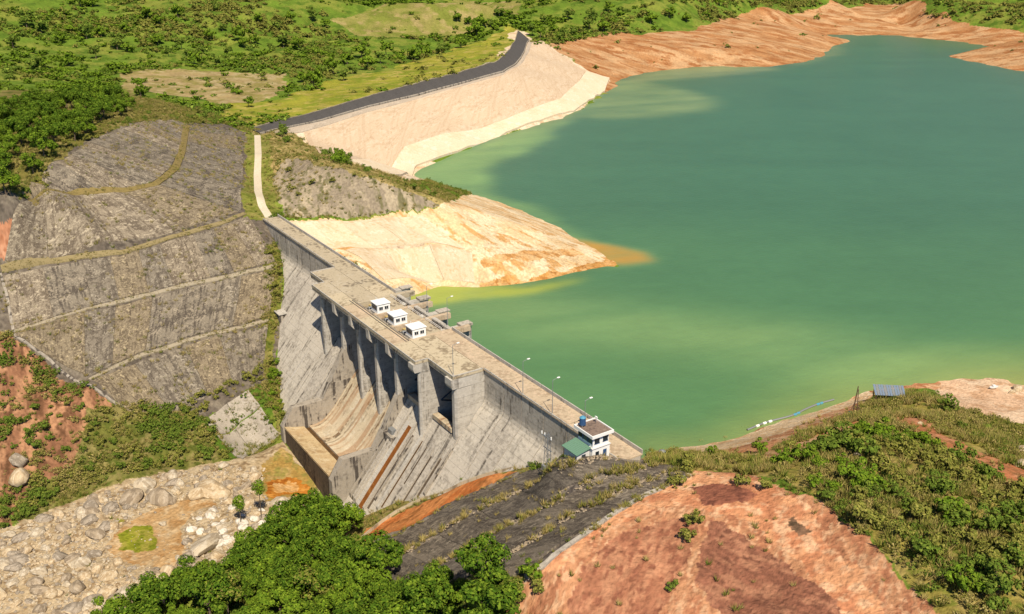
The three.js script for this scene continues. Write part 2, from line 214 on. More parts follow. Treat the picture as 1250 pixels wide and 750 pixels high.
// ---------------------------------------------------------------- ground cover: outlines [x, z] in metres, three tones each, later ones on top
const zones = [
  { n: 'wood', c: [C3(114, 142, 48), C3(142, 152, 64), C3(94, 122, 40)], s: 20, r: 1.2, p: null },
  { n: 'field', c: [C3(184, 162, 114), C3(156, 146, 84), C3(194, 176, 130)], s: 12, r: 0.5, p: [[-300.3,-729.3],[-303.1,-795.1],[-263.5,-826.8],[-222.2,-825.1],[-186,-821.1],[-163.5,-717.2],[-172,-672.8],[-185.6,-650.3],[-217.9,-676.2],[-247.7,-681.6],[-266.8,-672.8]] },
  { n: 'field', c: [C3(158, 152, 84), C3(134, 142, 62), C3(176, 160, 104)], s: 18, r: 0.6, p: [[-197,-1078.5],[-141,-1123.4],[-66.1,-1260.8],[15.3,-1265.7],[14.6,-1199.7],[-23.1,-1135.5],[-57.5,-1082.4],[-107.5,-1051.5],[-165.4,-1037.1]] },
  { n: 'meadow', c: [C3(168, 166, 62), C3(140, 152, 50), C3(188, 174, 92)], s: 12, r: 0.3, p: [[-179.3,-586.4],[-188.3,-670.2],[-159.9,-682.3],[-133.9,-827.3],[-108.1,-842.4],[-65,-987.7],[-22,-1074.3],[-6.5,-1139.1],[6.4,-1128],[-2.3,-949.9],[-14.2,-858.4],[-42.6,-791.1],[-99.4,-679.4],[-140.3,-593.9],[-152.1,-566.5],[-163.7,-569.8]] },
  { n: 'shore', c: [C3(198, 146, 98), C3(218, 176, 130), C3(178, 120, 74)], s: 12, r: 0.4, dir: 0.3, p: [[20.1,-982.1],[35.1,-994.8],[63.9,-1040.7],[97.3,-1081.8],[122.7,-1113.3],[161,-1126.3],[215.2,-1173.5],[299,-1315.5],[374,-1398.6],[435.3,-1434.9],[552.5,-1571.9],[595.4,-1558.3],[565.6,-1381.6],[577.9,-1327.6],[595.9,-1270.7],[628.5,-1232.2],[611.5,-1076.2],[555,-943.5],[496.3,-953.1],[451.7,-1037.6],[420.5,-1069.3],[298.9,-956.7],[182,-973.8],[84.2,-860.9],[69.6,-922.3],[51.1,-951.9]] },
  { n: 'embank', c: [C3(246, 222, 186), C3(250, 232, 204), C3(226, 190, 150)], s: 10, r: 0.05, p: [[-151.9,-562.2],[-139.7,-591.3],[-99,-676],[-42.4,-786.7],[-14.1,-853.2],[-2.3,-944.7],[6.4,-1124.1],[22.2,-1089.2],[21.9,-987.6],[50.9,-948],[71.7,-931],[93.1,-932.8],[81.4,-862],[48.3,-764.9],[-2.9,-686],[-44.3,-607.7],[-53.4,-412.1],[-66.3,-415.8],[-83.7,-433.5],[-110.2,-502.4],[-131.7,-554.4]] },
  { n: 'ridge', c: [C3(164, 150, 92), C3(188, 166, 110), C3(132, 128, 66)], s: 6, r: 0.5, p: [[-149.9,-557.8],[-139.9,-559.5],[-131.4,-568.2],[-119.8,-556.4],[-100.4,-522.7],[-73.3,-487],[-60.3,-482.5],[-41.7,-458.2],[-28,-440.2],[-29,-414.8],[-44.4,-406.8],[-61.8,-406.2],[-80.2,-411.5],[-101.3,-425.9],[-101.6,-396.9],[-109.5,-381.7],[-116.2,-401.4]] },
  { n: 'spit', c: [C3(238, 208, 162), C3(248, 228, 190), C3(220, 172, 112)], s: 5, r: 0.3, dir: 0.35, p: [[-93.8,-389],[-77.5,-392.6],[-61,-397.9],[-44.3,-405.4],[-34.1,-411.8],[-29.1,-417.7],[-20.6,-528.4],[-2.2,-516.7],[30.6,-463.6],[53.4,-444.9],[56.1,-418],[33.6,-393.6],[5.1,-377],[-21.8,-371],[-44.8,-367.2],[-51.1,-365.9],[-75.2,-375.6]] },
  { n: 'spitedge', c: [C3(214, 160, 92), C3(230, 184, 124), C3(190, 132, 70)], s: 4, r: 0.3, p: [[-13.7,-379.8],[5.2,-384.9],[26.7,-398.1],[40.1,-408],[42.6,-416.1],[49.4,-423.4],[49.1,-406.6],[39.7,-399.3],[26.4,-391.6],[5.1,-378.9],[-13.5,-374]] },
  { n: 'spitedge', c: [C3(222, 172, 112), C3(236, 196, 142), C3(204, 150, 90)], s: 4, r: 0.3, dir: 0.35, p: [[-14.2,-388.9],[5.3,-400],[27.6,-414.7],[31.9,-412],[12.4,-397.4],[5.3,-395.9],[-12.1,-386.3]] },
  { n: 'spitrock', c: [C3(164, 150, 128), C3(192, 176, 148), C3(128, 122, 88)], s: 3.4, r: 1.0, dir: 1.3, p: [[-113,-450.1],[-110.3,-468.4],[-93.8,-446.8],[-82.5,-426.5],[-66.2,-414.7],[-51.5,-410.4],[-36,-414],[-32.5,-413.7],[-44.3,-405.7],[-61.1,-398.6],[-77.6,-393.6],[-90.3,-391.7],[-96.1,-392.1]] },
  { n: 'spitbed', c: [C3(214, 190, 160), C3(226, 204, 176), C3(190, 164, 138)], s: 5, r: 0.12, dir: 0.5, p: [[-93.1,-388.9],[-77.4,-392.1],[-60.9,-397.1],[-37.3,-406],[-35.9,-393],[-53.5,-389.1],[-69.6,-382.9],[-81.4,-383.5]] },
  { n: 'hilltop', c: [C3(128, 120, 62), C3(150, 138, 84), C3(96, 104, 42)], s: 5, r: 0.8, p: [[-286.4,-470.5],[-304.8,-584.6],[-261,-595.6],[-270.4,-682.2],[-193.1,-567.4],[-171.8,-517.4],[-171,-493.3],[-178.5,-454],[-182.6,-416.9],[-177.1,-364.6],[-175.6,-344],[-173.9,-335.1],[-178.9,-326],[-215.3,-335.9]] },
  { n: 'cut', c: [C3(118, 108, 96), C3(140, 130, 114), C3(98, 90, 80)], s: 3, r: 0.3, p: [[-172,-512.7],[-168.2,-560.7],[-150.5,-549.5],[-126.6,-451.5],[-111,-391.7],[-101.1,-384.2],[-93.5,-376.4],[-84.7,-327.6],[-83.2,-308.6],[-91.1,-297.6],[-101.5,-284.1],[-123.4,-278.8],[-137.6,-281.6],[-162.6,-289.2],[-192.6,-291.7],[-218,-343.4],[-173.9,-335.1],[-176.9,-363.8],[-183.6,-419.6],[-179.2,-456.2]] },
  { n: 'verge', c: [C3(138, 142, 64), C3(160, 152, 84), C3(116, 126, 48)], s: 4, r: 0.1, p: [[-150.3,-544.8],[-137.6,-549.6],[-113.5,-450.8],[-98.5,-395.3],[-101.7,-382.3],[-110.1,-381.5],[-126.6,-451.5]] },
  { n: 'redbank', c: [C3(154, 110, 82), C3(192, 144, 108), C3(120, 86, 62)], s: 3, r: 1.0, dir: 1.2, p: [[-194.5,-285.2],[-171.3,-298],[-161.3,-289.5],[-136.9,-281.8],[-123,-277.5],[-124.6,-266.3],[-135.4,-242.5],[-142.9,-228.1],[-164.5,-218.6]] },
  { n: 'redpatch', c: [C3(196, 138, 104), C3(214, 160, 126), C3(172, 112, 80)], s: 3, r: 0.6, p: [[-194,-322.8],[-179,-326.6],[-173.6,-329.9],[-172.1,-327.8],[-176,-320.9],[-193.7,-315.7]] },
  { n: 'bank', c: [C3(120, 122, 58), C3(148, 138, 84), C3(96, 104, 44)], s: 4, r: 0.9, p: [[-134.2,-274.4],[-125.1,-284.4],[-111.4,-286.6],[-104.3,-284.7],[-93.4,-270.5],[-93.2,-263.7],[-110.1,-259],[-125.1,-247.3],[-133.8,-239.6],[-140.2,-232],[-141,-245],[-133.8,-257.8]] },
  { n: 'gulley', c: [C3(128, 128, 56), C3(150, 142, 80), C3(100, 110, 44)], s: 3, r: 0.6, p: [[-97.4,-367.3],[-93.5,-376.4],[-87.2,-339.7],[-85.9,-319.7],[-80.3,-298.9],[-75.1,-284.6],[-79.4,-287.4],[-86.3,-303.2],[-92.9,-330]] },
  { n: 'river', c: [C3(190, 168, 132), C3(208, 188, 154), C3(156, 132, 100)], s: 2.5, r: 0.5, p: [[-164.7,-219.1],[-143.2,-228.7],[-134.2,-239.4],[-125.9,-248.1],[-110.4,-260.2],[-90.8,-267.2],[-75.2,-279],[-57.3,-259.8],[-66.3,-232.9],[-63.1,-210.1],[-80.1,-202.1],[-97,-191.3],[-143.2,-181]] },
  { n: 'mud', c: [C3(200, 164, 116), C3(184, 142, 92), C3(210, 182, 140)], s: 4, r: 0.1, p: [[-112.2,-224.9],[-111.3,-234.5],[-105.6,-241.9],[-99.7,-246.1],[-89,-248.7],[-86.2,-243.8],[-93.5,-239],[-93.3,-231],[-89.6,-222.3],[-91.1,-215.7],[-95,-214.3],[-102.2,-215.9],[-107.7,-218.9]] },
  { n: 'algae', c: [C3(146, 150, 46), C3(166, 158, 70), C3(126, 134, 36)], s: 3, r: 0.1, p: [[-110.8,-228.8],[-108.7,-233.9],[-104.2,-234.2],[-99.6,-228.9],[-98.3,-222.6],[-102.7,-220.4],[-106.9,-222.7]] },
  { n: 'algae', c: [C3(150, 152, 56), C3(170, 150, 80), C3(132, 136, 42)], s: 3, r: 0.1, p: [[-115.9,-233.4],[-114.2,-237.4],[-111.8,-236],[-112.9,-231.3]] },
  { n: 'mud', c: [C3(186, 158, 100), C3(172, 140, 76), C3(150, 138, 72)], s: 4, r: 0.15, p: [[-79.1,-264.5],[-74.6,-276.3],[-69.1,-270.6],[-60.4,-259.8],[-63.5,-254.6],[-71.6,-245.4],[-77.7,-252.5]] },
  { n: 'mud', c: [C3(188, 122, 48), C3(168, 100, 36), C3(206, 146, 70)], s: 3, r: 0.1, p: [[-75.3,-256.9],[-71.8,-262],[-64.6,-260.6],[-62.5,-257.3],[-65,-254.4],[-71.8,-248.1],[-75.1,-251.8]] },
  { n: 'mud', c: [C3(214, 168, 108), C3(226, 184, 128), C3(200, 150, 88)], s: 3, r: 0.1, p: [[-73.2,-256.3],[-70.2,-260.4],[-65.9,-259.3],[-66,-257],[-69.7,-252.7],[-72.3,-252.4]] },
  { n: 'ramp', c: [C3(204, 122, 66), C3(226, 152, 92), C3(170, 112, 64)], s: 4, r: 0.1, dir: 2.65, p: [[0,-244],[3.1,-213.4],[-5.3,-215.2],[-18.3,-217],[-28.8,-212.9],[-35.9,-209.6],[-41,-217.5],[-40.6,-225],[-28,-225.6],[-14.3,-223.8]] },
  { n: 'toe', c: [C3(150, 140, 80), C3(134, 130, 66), C3(170, 150, 100)], s: 3, r: 0.1, p: [[12.1,-192.7],[13.9,-191.7],[0,-216.7],[-14.3,-223.8],[-28,-225.6],[-40.6,-225],[-43.3,-214.5],[-46.8,-221.9],[-45,-244.6],[-35.6,-248.4],[-15.1,-236.5],[3.7,-252.4]] },
  { n: 'lined', c: [C3(122, 113, 104), C3(164, 152, 136), C3(92, 85, 80)], s: 3, r: 0.15, dir: 2.65, p: [[13.9,-191.7],[32.4,-248.5],[40.3,-238],[43.2,-197.8],[38.2,-182.2],[26.7,-172.6],[17.2,-164.1],[6.7,-154.5],[2.4,-153.9],[-11.2,-167.2],[-30,-189.6],[-40.1,-215],[-28.8,-212.9],[-18.3,-217],[-5.3,-215.2],[3.1,-213.4]] },
  { n: 'redslope', c: [C3(210, 154, 114), C3(188, 128, 94), C3(228, 180, 140)], s: 1.3, r: 0.5, dir: 2.0, p: [[40.2,-183.3],[48.9,-182.2],[54.2,-170],[59.9,-161.5],[64.5,-147.4],[67.6,-132.7],[69.9,-122.5],[66.6,-110.7],[2.2,-132.5],[-0.5,-149.8],[2.4,-153],[6.7,-154.4],[17.2,-163.8],[26.7,-172.2],[38.1,-181.4]] },
  { n: 'orangetop', c: [C3(234, 172, 126), C3(212, 144, 104), C3(242, 194, 152)], s: 4, r: 0.45, p: [[40.4,-182.8],[48.3,-180],[54.2,-170],[57.2,-160.3],[58.3,-150.9],[61.4,-137.6],[62.6,-125.8],[55.5,-127.4],[52.6,-145.5],[46.7,-158.6],[38.5,-165.5],[29.1,-167.5],[17,-161.8],[10.1,-153.2],[5.5,-153.3],[6.7,-154.4],[17.2,-163.8],[26.7,-172.2],[37.9,-180.6]] },
  { n: 'redslope', c: [C3(182, 124, 94), C3(200, 144, 110), C3(156, 102, 78)], s: 1.5, r: 0.5, dir: 2.0, p: [[16.3,-157],[21.8,-161.4],[28.6,-163.6],[35.7,-161.9],[33.3,-150.9],[27.7,-142.7],[23.8,-137.1],[11,-139.2],[9.9,-147.7]] },
  { n: 'redslope', c: [C3(164, 110, 86), C3(188, 134, 104), C3(140, 94, 74)], s: 1.5, r: 0.5, dir: 0.9, p: [[38.8,-161.5],[43.9,-156.1],[50,-146.7],[54.6,-137.6],[57.4,-125.6],[38.5,-133.3],[35.7,-142.3],[34.8,-150.5]] },
  { n: 'redpatch', c: [C3(150, 96, 76), C3(170, 110, 86), C3(132, 84, 68)], s: 4, r: 0.3, p: [[37.1,-174],[43.5,-173.7],[48.4,-169.6],[49.5,-166.6],[45,-165.1],[38.8,-166.8]] },
  { n: 'redpatch', c: [C3(120, 96, 76), C3(150, 116, 90), C3(102, 84, 64)], s: 4, r: 0.3, p: [[51.7,-157],[54.5,-157.5],[56.3,-154.2],[53.8,-153.1]] },
  { n: 'bushhill', c: [C3(160, 148, 74), C3(182, 162, 96), C3(128, 134, 56)], s: 4, r: 0.7, p: [[38,-237.6],[47.1,-216.2],[55.1,-206.8],[69.8,-216.8],[95.2,-241],[114.2,-268.5],[127.6,-279.3],[134.2,-270.3],[133,-242],[135.4,-224.6],[142.6,-201.3],[95.1,-115.5],[73,-107.3],[69.9,-119.6],[67.9,-133.4],[64.8,-148.2],[60.1,-162.5],[53.7,-174.4],[45.6,-183.3],[38.4,-183.1],[32,-187.8]] },
  { n: 'path', c: [C3(206, 150, 108), C3(226, 184, 142), C3(182, 120, 80)], s: 4, r: 0.3, p: [[41.1,-248.7],[57.5,-252],[67,-253.7],[80.1,-262.1],[99.1,-275.2],[109.5,-279.5],[118.9,-289.5],[130,-298.7],[143.7,-292.2],[139.9,-283.2],[123.9,-283.3],[113.8,-273.3],[96.5,-241.3],[76.4,-221.4],[65.6,-209.1],[62.3,-201.4],[73.2,-211.3],[92.5,-228.1],[88.3,-217.1],[70.3,-199.5],[57.9,-189.2],[59,-199.8],[52.3,-211.8]] },
  { n: 'shoresand', c: [C3(238, 208, 166), C3(226, 186, 138), C3(246, 222, 186)], s: 4, r: 0.2, p: [[40.8,-247.2],[57,-249.7],[66.6,-252.2],[79.7,-260.5],[98.5,-273.3],[108.7,-277.1],[117.4,-285.5],[114.6,-275.5],[103.7,-262.3],[93.3,-258.1],[72.9,-233.6],[58.6,-220.8],[51.8,-226.1],[40.1,-236.6]] },
  { n: 'trail', c: [C3(198, 128, 86), C3(214, 152, 112), C3(170, 120, 78)], s: 4, r: 0.2, p: [[98.5,-227.1],[113.1,-245],[108.9,-216.2],[113.2,-203.6],[117.8,-189.3],[113.6,-170.4],[105.4,-171.2],[103.8,-179.7],[103.7,-192.7],[102,-205.6],[99.8,-217.4]] },
  { n: 'sandflat', c: [C3(234, 196, 160), C3(244, 214, 180), C3(216, 174, 136)], s: 8, r: 0.3, p: [[135.2,-278.6],[147.1,-296.1],[156.4,-301.9],[173.1,-295.6],[189.9,-286.3],[165.6,-245.7],[147.7,-247.4],[139.5,-255.1],[131.4,-259.3]] },
  { n: 'deckend', c: [C3(222, 176, 136), C3(206, 160, 122), C3(232, 194, 158)], s: 4, r: 0.1, p: [[30.7,-265.9],[34,-261.4],[37.8,-243.7],[22.1,-190.5]] },
];
const zx0 = FAR[0], zz0 = FAR[1];
function zoneGrid(x0, z0, x1, z1, cell) {
  const w = Math.ceil((x1 - x0) / cell), h = Math.ceil((z1 - z0) / cell), d = new Uint8Array(w * h);
  zones.forEach((zn, id) => {
    if (!zn.p) return;
    let ax = 1e9, bx = -1e9, az = 1e9, bz = -1e9; for (const q of zn.p) { ax = Math.min(ax, q[0]); bx = Math.max(bx, q[0]); az = Math.min(az, q[1]); bz = Math.max(bz, q[1]); }
    const i0 = Math.max(0, Math.floor((ax - x0) / cell)), i1 = Math.min(w - 1, Math.ceil((bx - x0) / cell)), j0 = Math.max(0, Math.floor((az - z0) / cell)), j1 = Math.min(h - 1, Math.ceil((bz - z0) / cell));
    for (let j = j0; j <= j1; j++) for (let i = i0; i <= i1; i++) if (inPoly(zn.p, x0 + (i + 0.5) * cell, z0 + (j + 0.5) * cell)) d[j * w + i] = id;
  });
  return (x, z) => { const i = Math.floor((x - x0) / cell), j = Math.floor((z - z0) / cell); return i < 0 || j < 0 || i >= w || j >= h ? 0 : d[j * w + i]; };
}
const zN = zoneGrid(NEAR[0] - 10, NEAR[1] - 10, NEAR[2] + 10, NEAR[3] + 10, 0.5), zF = zoneGrid(FAR[0], FAR[1], FAR[2], FAR[3], 2);
const isNear = (x, z) => x > NEAR[0] && x < NEAR[2] && z > NEAR[1] && z < NEAR[3];
const zoneAt = (x, z) => isNear(x, z) ? zN(x, z) : zF(x, z);
const rough = new Raster(FAR[0], FAR[1], FAR[2], FAR[3], 3);
for (let j = 0; j < rough.h; j++) for (let i = 0; i < rough.w; i++) rough.d[j * rough.w + i] = zones[zoneAt(rough.x0 + i * 3, rough.z0 + j * 3)].r;
rough.blur(1, 1);
function H(x, z) { const k = rough.at(x, z), f = z < -620 ? 2 : 1; return baseH(x, z) + k * f * (fbm(x / 11, z / 11, 3) * 1.5 + fbm(x / 3.1 + 40, z / 3.1, 2) * 0.55 * (f > 1 ? 0 : 1)); }
function groundColour(x, z, far) {
  const e = far ? 22 : 2.6, jx = x + e * fbm(x / (e * 2.2), z / (e * 2.2), 3), jz = z + e * fbm(x / (e * 2.2) + 60, z / (e * 2.2) + 31, 3);
  const Z = zones[zoneAt(jx, jz)]; let u = x, v = z;
  if (Z.dir !== undefined) { const c = Math.cos(Z.dir), s = Math.sin(Z.dir); u = (x * c + z * s) * 0.42; v = -x * s + z * c; }
  const n1 = fbm(u / Z.s, v / Z.s, 3) + 0.3 * fbm(x / 1.3, z / 1.3, 2), n2 = fbm(u / Z.s * 1.9 + 90, v / Z.s * 1.9 + 13, 3) + 0.3 * fbm(x / 0.9 + 9, z / 0.9, 2), g = 1 + 0.42 * fbm(x / 0.6, z / 0.6, 2) + 0.12 * vnoise(x / 9 + 7, z / 9);
  const a = smooth(-0.25, 0.3, n1), b = smooth(0.0, 0.42, n2), k = g;
  const [p, q, r] = Z.c; return [lerp(lerp(p[0], q[0], a), r[0], b) * k, lerp(lerp(p[1], q[1], a), r[1], b) * k, lerp(lerp(p[2], q[2], a), r[2], b) * k];
}
const bumpTex = tex(256, 256, (i, j, u, v) => { const t = 0.5 + 0.5 * tfbm(u, v, 16, 4); return [t, t, t]; }, false);
function groundMaterial([x0, z0, x1, z1], tw, th, far) {
  const map = tex(tw, th, (i, j, u, v) => groundColour(lerp(x0, x1, u), lerp(z0, z1, v), far)); map.wrapS = map.wrapT = THREE.ClampToEdgeWrapping;
  const bump = bumpTex.clone(); bump.repeat.set((x1 - x0) / 9, (z1 - z0) / 9); bump.needsUpdate = true;
  return new THREE.MeshPhysicalMaterial({ map, bumpMap: bump, bumpScale: far ? 0.5 : 0.3, roughness: 1, specularIntensity: 0.15 });
}
function gridMesh([x0, z0, x1, z1], nx, nz, skip, skirt) {
  const P = [], U = [], I = []; const cols = nx + 1;
  for (let j = 0; j <= nz; j++) for (let i = 0; i <= nx; i++) { const x = lerp(x0, x1, i / nx), z = lerp(z0, z1, j / nz); let y = H(x, z); if (skirt && (i === 0 || j === 0 || i === nx || j === nz)) y -= 0.4; P.push(x, y, z); U.push(i / nx, j / nz); }
  for (let j = 0; j < nz; j++) for (let i = 0; i < nx; i++) { const a = j * cols + i; if (skip && skip(lerp(x0, x1, (i + 0.5) / nx), lerp(z0, z1, (j + 0.5) / nz))) continue; I.push(a, a + cols, a + 1, a + 1, a + cols, a + cols + 1); }
  const g = new THREE.BufferGeometry(); g.setAttribute('position', new THREE.Float32BufferAttribute(P, 3)); g.setAttribute('uv', new THREE.Float32BufferAttribute(U, 2)); g.setIndex(I); g.computeVertexNormals(); return g;
}
{
  const m = new THREE.Mesh(gridMesh(NEAR, 400, 464, null, true), groundMaterial(NEAR, 1760, 2040, false));
  m.castShadow = m.receiveShadow = true; top(m, 'terrain', 'bare soil, rock and grass slopes of the valley around the concrete dam', null, null, 'structure');
  const f = new THREE.Mesh(gridMesh(FAR, 400, 330, (x, z) => x > NEAR[0] + 6 && x < NEAR[2] - 6 && z > NEAR[1] + 6 && z < NEAR[3] - 6), groundMaterial(FAR, 2048, 1692, true));
  f.position.y = -0.15;
  f.castShadow = f.receiveShadow = true; top(f, 'far_terrain', 'green wooded hills and orange bare shore beyond the reservoir', null, null, 'structure');
}
console.log('terrain done');
// ---------------------------------------------------------------- reservoir water: silt-clouded green, paler where silt washes off the shore
const silt = [
  { p: [[90.6,-932],[126.6,-922.1],[162.8,-866.7],[169.2,-817.3],[152.8,-772.8],[110.9,-752.3],[71.7,-739.1],[57.5,-759],[40.5,-739.1],[8.7,-679.3],[-13.7,-642.5],[-3,-696.3],[49.2,-779.9],[80.3,-866.7]], c: C3(140, 168, 112), k: 0.75, f: 14 },
  { p: [[-70.4,-562.8],[-45,-618.4],[8.9,-696.3],[46.8,-739.1],[19.5,-652.6],[-7.8,-604.7],[-17.2,-570.8],[-11.3,-519.1],[15,-490.1],[37.4,-445.2],[62.5,-426.6],[60.3,-409.4],[44.8,-400.7],[29.5,-445.2],[-11.1,-509.1],[-38.8,-525.9]], c: C3(138, 178, 110), k: 0.8, f: 8 },
  { p: [[29.5,-445.2],[51.8,-432.7],[62.1,-423.1],[61.3,-411.6],[48.9,-405],[40.4,-411.6]], c: C3(200, 158, 70), k: 0.9, f: 4 },
  { p: [[-55.3,-398.5],[-22.4,-382.2],[5.1,-376.4],[33.4,-392.3],[25.9,-384.2],[5,-368.8],[-14.8,-363.3],[-27.5,-356.2],[-40.3,-354.5],[-54.3,-363.3]], c: C3(170, 186, 78), k: 1, f: 3 },
  { p: [[32.4,-249.1],[41.7,-247.2],[56.4,-249.1],[73,-258.9],[97.2,-273.9],[117.5,-287.9],[137.6,-297.9],[156.6,-303.1],[196,-297.9],[180.3,-269.5],[121.5,-269.5],[64,-239.8],[35.8,-237.5]], c: C3(178, 182, 100), k: 0.75, f: 10 },
  { p: [[63.1,-258.9],[89,-281.9],[129.3,-305.7],[182.7,-316.1],[206.5,-316.8],[196.7,-299.1],[156,-301.7],[117.1,-286.6],[84,-263.1],[60.7,-246.7]], c: C3(150, 176, 100), k: 0.7, f: 16 },
  { p: [[-21.1,-358],[24.4,-358],[73.9,-344.4],[112.4,-325.6],[143.9,-314],[180.5,-305.7],[177.2,-299.1],[118.8,-291.5],[90.2,-286.6],[77.3,-301.7],[45.4,-316.8],[10.7,-331.6],[-7.8,-342.8]], c: C3(146, 182, 116), k: 0.75, f: 30 },
  { p: [[146.7,-1007.2],[214.6,-1043],[261,-1024.8],[268,-995.8],[185.8,-952.4],[135.6,-932],[102.5,-912.4]], c: C3(150, 170, 116), k: 0.7, f: 14 },
  { p: [[402.6,-1302.5],[414.5,-1265.8],[365,-1122.5],[314.5,-1043],[279.3,-1007.2],[321,-1081.4],[364.5,-1151.6]], c: C3(150, 170, 116), k: 0.6, f: 14 },
];
{
  const B = [-160, -1500, 620, -170], N = [1100, 1870], W = 820, Hh = 1400, masks = [];
  for (const s of silt) { const R = new Raster(B[0], B[1], B[2], B[3], 2); for (let j = 0; j < R.h; j++) for (let i = 0; i < R.w; i++) { let x = B[0] + i * 2, z = B[1] + j * 2; x += 10 * fbm(x / 26, z / 26, 3) * Math.min(1, s.f / 8); z += 10 * fbm(x / 26 + 9, z / 26 + 77, 3) * Math.min(1, s.f / 8); R.d[j * R.w + i] = inPoly(s.p, x, z) ? 1 : 0; } masks.push(R.blur(Math.max(1, Math.round(s.f / 4)), 2)); }
  const deep = C3(84, 130, 94), green = C3(100, 146, 94);
  const map = tex(W, Hh, (i, j, u, v) => {
    const x = lerp(B[0], B[2], u), z = lerp(B[1], B[3], v), t = smooth(-560, -240, z + 60 * fbm(x / 90, z / 90, 2) - x * 0.15);
    const c = [0, 1, 2].map((q) => lerp(deep[q], green[q], t));
    silt.forEach((s, q) => { const m = clamp(masks[q].at(x, z) * s.k * (1 + 0.6 * fbm((x - z * 0.4) / 50, (z + x * 0.4) / 14, 4))); for (let k = 0; k < 3; k++) c[k] = lerp(c[k], s.c[k], m); });
    const g = 1 + 0.09 * fbm(x / 60, z / 25, 3) + 0.06 * fbm(x / 9, z / 5, 2) + 0.05 * fbm(x / 3.2, z / 1.9, 2); return [c[0] * g, c[1] * g, c[2] * g];
  });
  map.wrapS = map.wrapT = THREE.ClampToEdgeWrapping;
  const bump = bumpTex.clone(); bump.repeat.set((B[2] - B[0]) / 22, (B[3] - B[1]) / 14); bump.needsUpdate = true;
  const outline = [[-89,0,-372.3],[28.6,0,-194.8],[36.7,0,-191.7],[1500,0,-150],[1500,0,-1700],[-160,0,-1700],[-160,0,-430]];
  const g2 = new THREE.ShapeGeometry(new THREE.Shape(outline.map((q) => new THREE.Vector2(q[0], -q[2])))).rotateX(-Math.PI / 2);
  const pp = g2.attributes.position, uv = g2.attributes.uv; for (let i = 0; i < pp.count; i++) uv.setXY(i, (pp.getX(i) - B[0]) / (B[2] - B[0]), (pp.getZ(i) - B[1]) / (B[3] - B[1]));
  const m = new THREE.Mesh(g2, new THREE.MeshPhysicalMaterial({ map, roughness: 0.3, bumpMap: bump, bumpScale: 0.09, specularIntensity: 0.4 }));
  m.receiveShadow = true; top(m, 'water', 'calm silty green reservoir water behind the dam', null, null, 'structure');
}
// ---------------------------------------------------------------- materials of the works
const mat = (o) => new THREE.MeshPhysicalMaterial({ roughness: 0.9, specularIntensity: 0.35, ...o });
const concBump = tex(256, 256, (i, j, u, v) => { const t = 0.5 + 0.5 * tfbm(u, v, 32, 3, 5); return [t, t, t]; }, false, 1 / 6);
function concrete(base, dark, pale, { streak = 0, blot = 0.5, lift = 0, o = 0, period = 24, rust = 0 } = {}) {
  const R = C3(168, 112, 62);
  const map = tex(512, 512, (i, j, u, v) => {
    const n = 0.55 * tfbm(u, v, 5, 4, o) + 0.75 * tfbm(u, v, 30, 4, o + 14), m = 0.6 * tfbm(u, v, 9, 3, o + 11) + 0.6 * tfbm(u, v, 40, 3, o + 17), st = 0.45 * tnoise(u * 30, v * 2, 30, o + 3) + 0.3 * tnoise(u * 62, v * 4, 62, o + 4) + 0.5 * tnoise(u * 13, v, 13, o + 6) + 0.25 * tfbm(u, v, 20, 3, o + 8);
    let a = clamp(smooth(0.0, 0.45, n) * blot + streak * smooth(0.12, 0.75, st) * smooth(-0.4, 0.15, m)), b = smooth(0.08, 0.42, m) * 0.7;
    const g = 1 + 0.16 * tfbm(u, v, 90, 2, o + 7), q = lift && ((v * period / lift) % 1) < 0.045 ? 0.7 : 1, rs = rust * smooth(0.05, 0.6, 0.7 * tnoise(u * 16, v, 16, o + 20) + 0.5 * tnoise(u * 34, v * 2, 34, o + 22));
    return [0, 1, 2].map((k) => lerp(lerp(lerp(base[k], pale[k], b), dark[k], a), R[k], rs) * g * q);
  }, true, 1 / period);
  return mat({ map, bumpMap: concBump, bumpScale: 0.03, roughness: 0.92 });
}
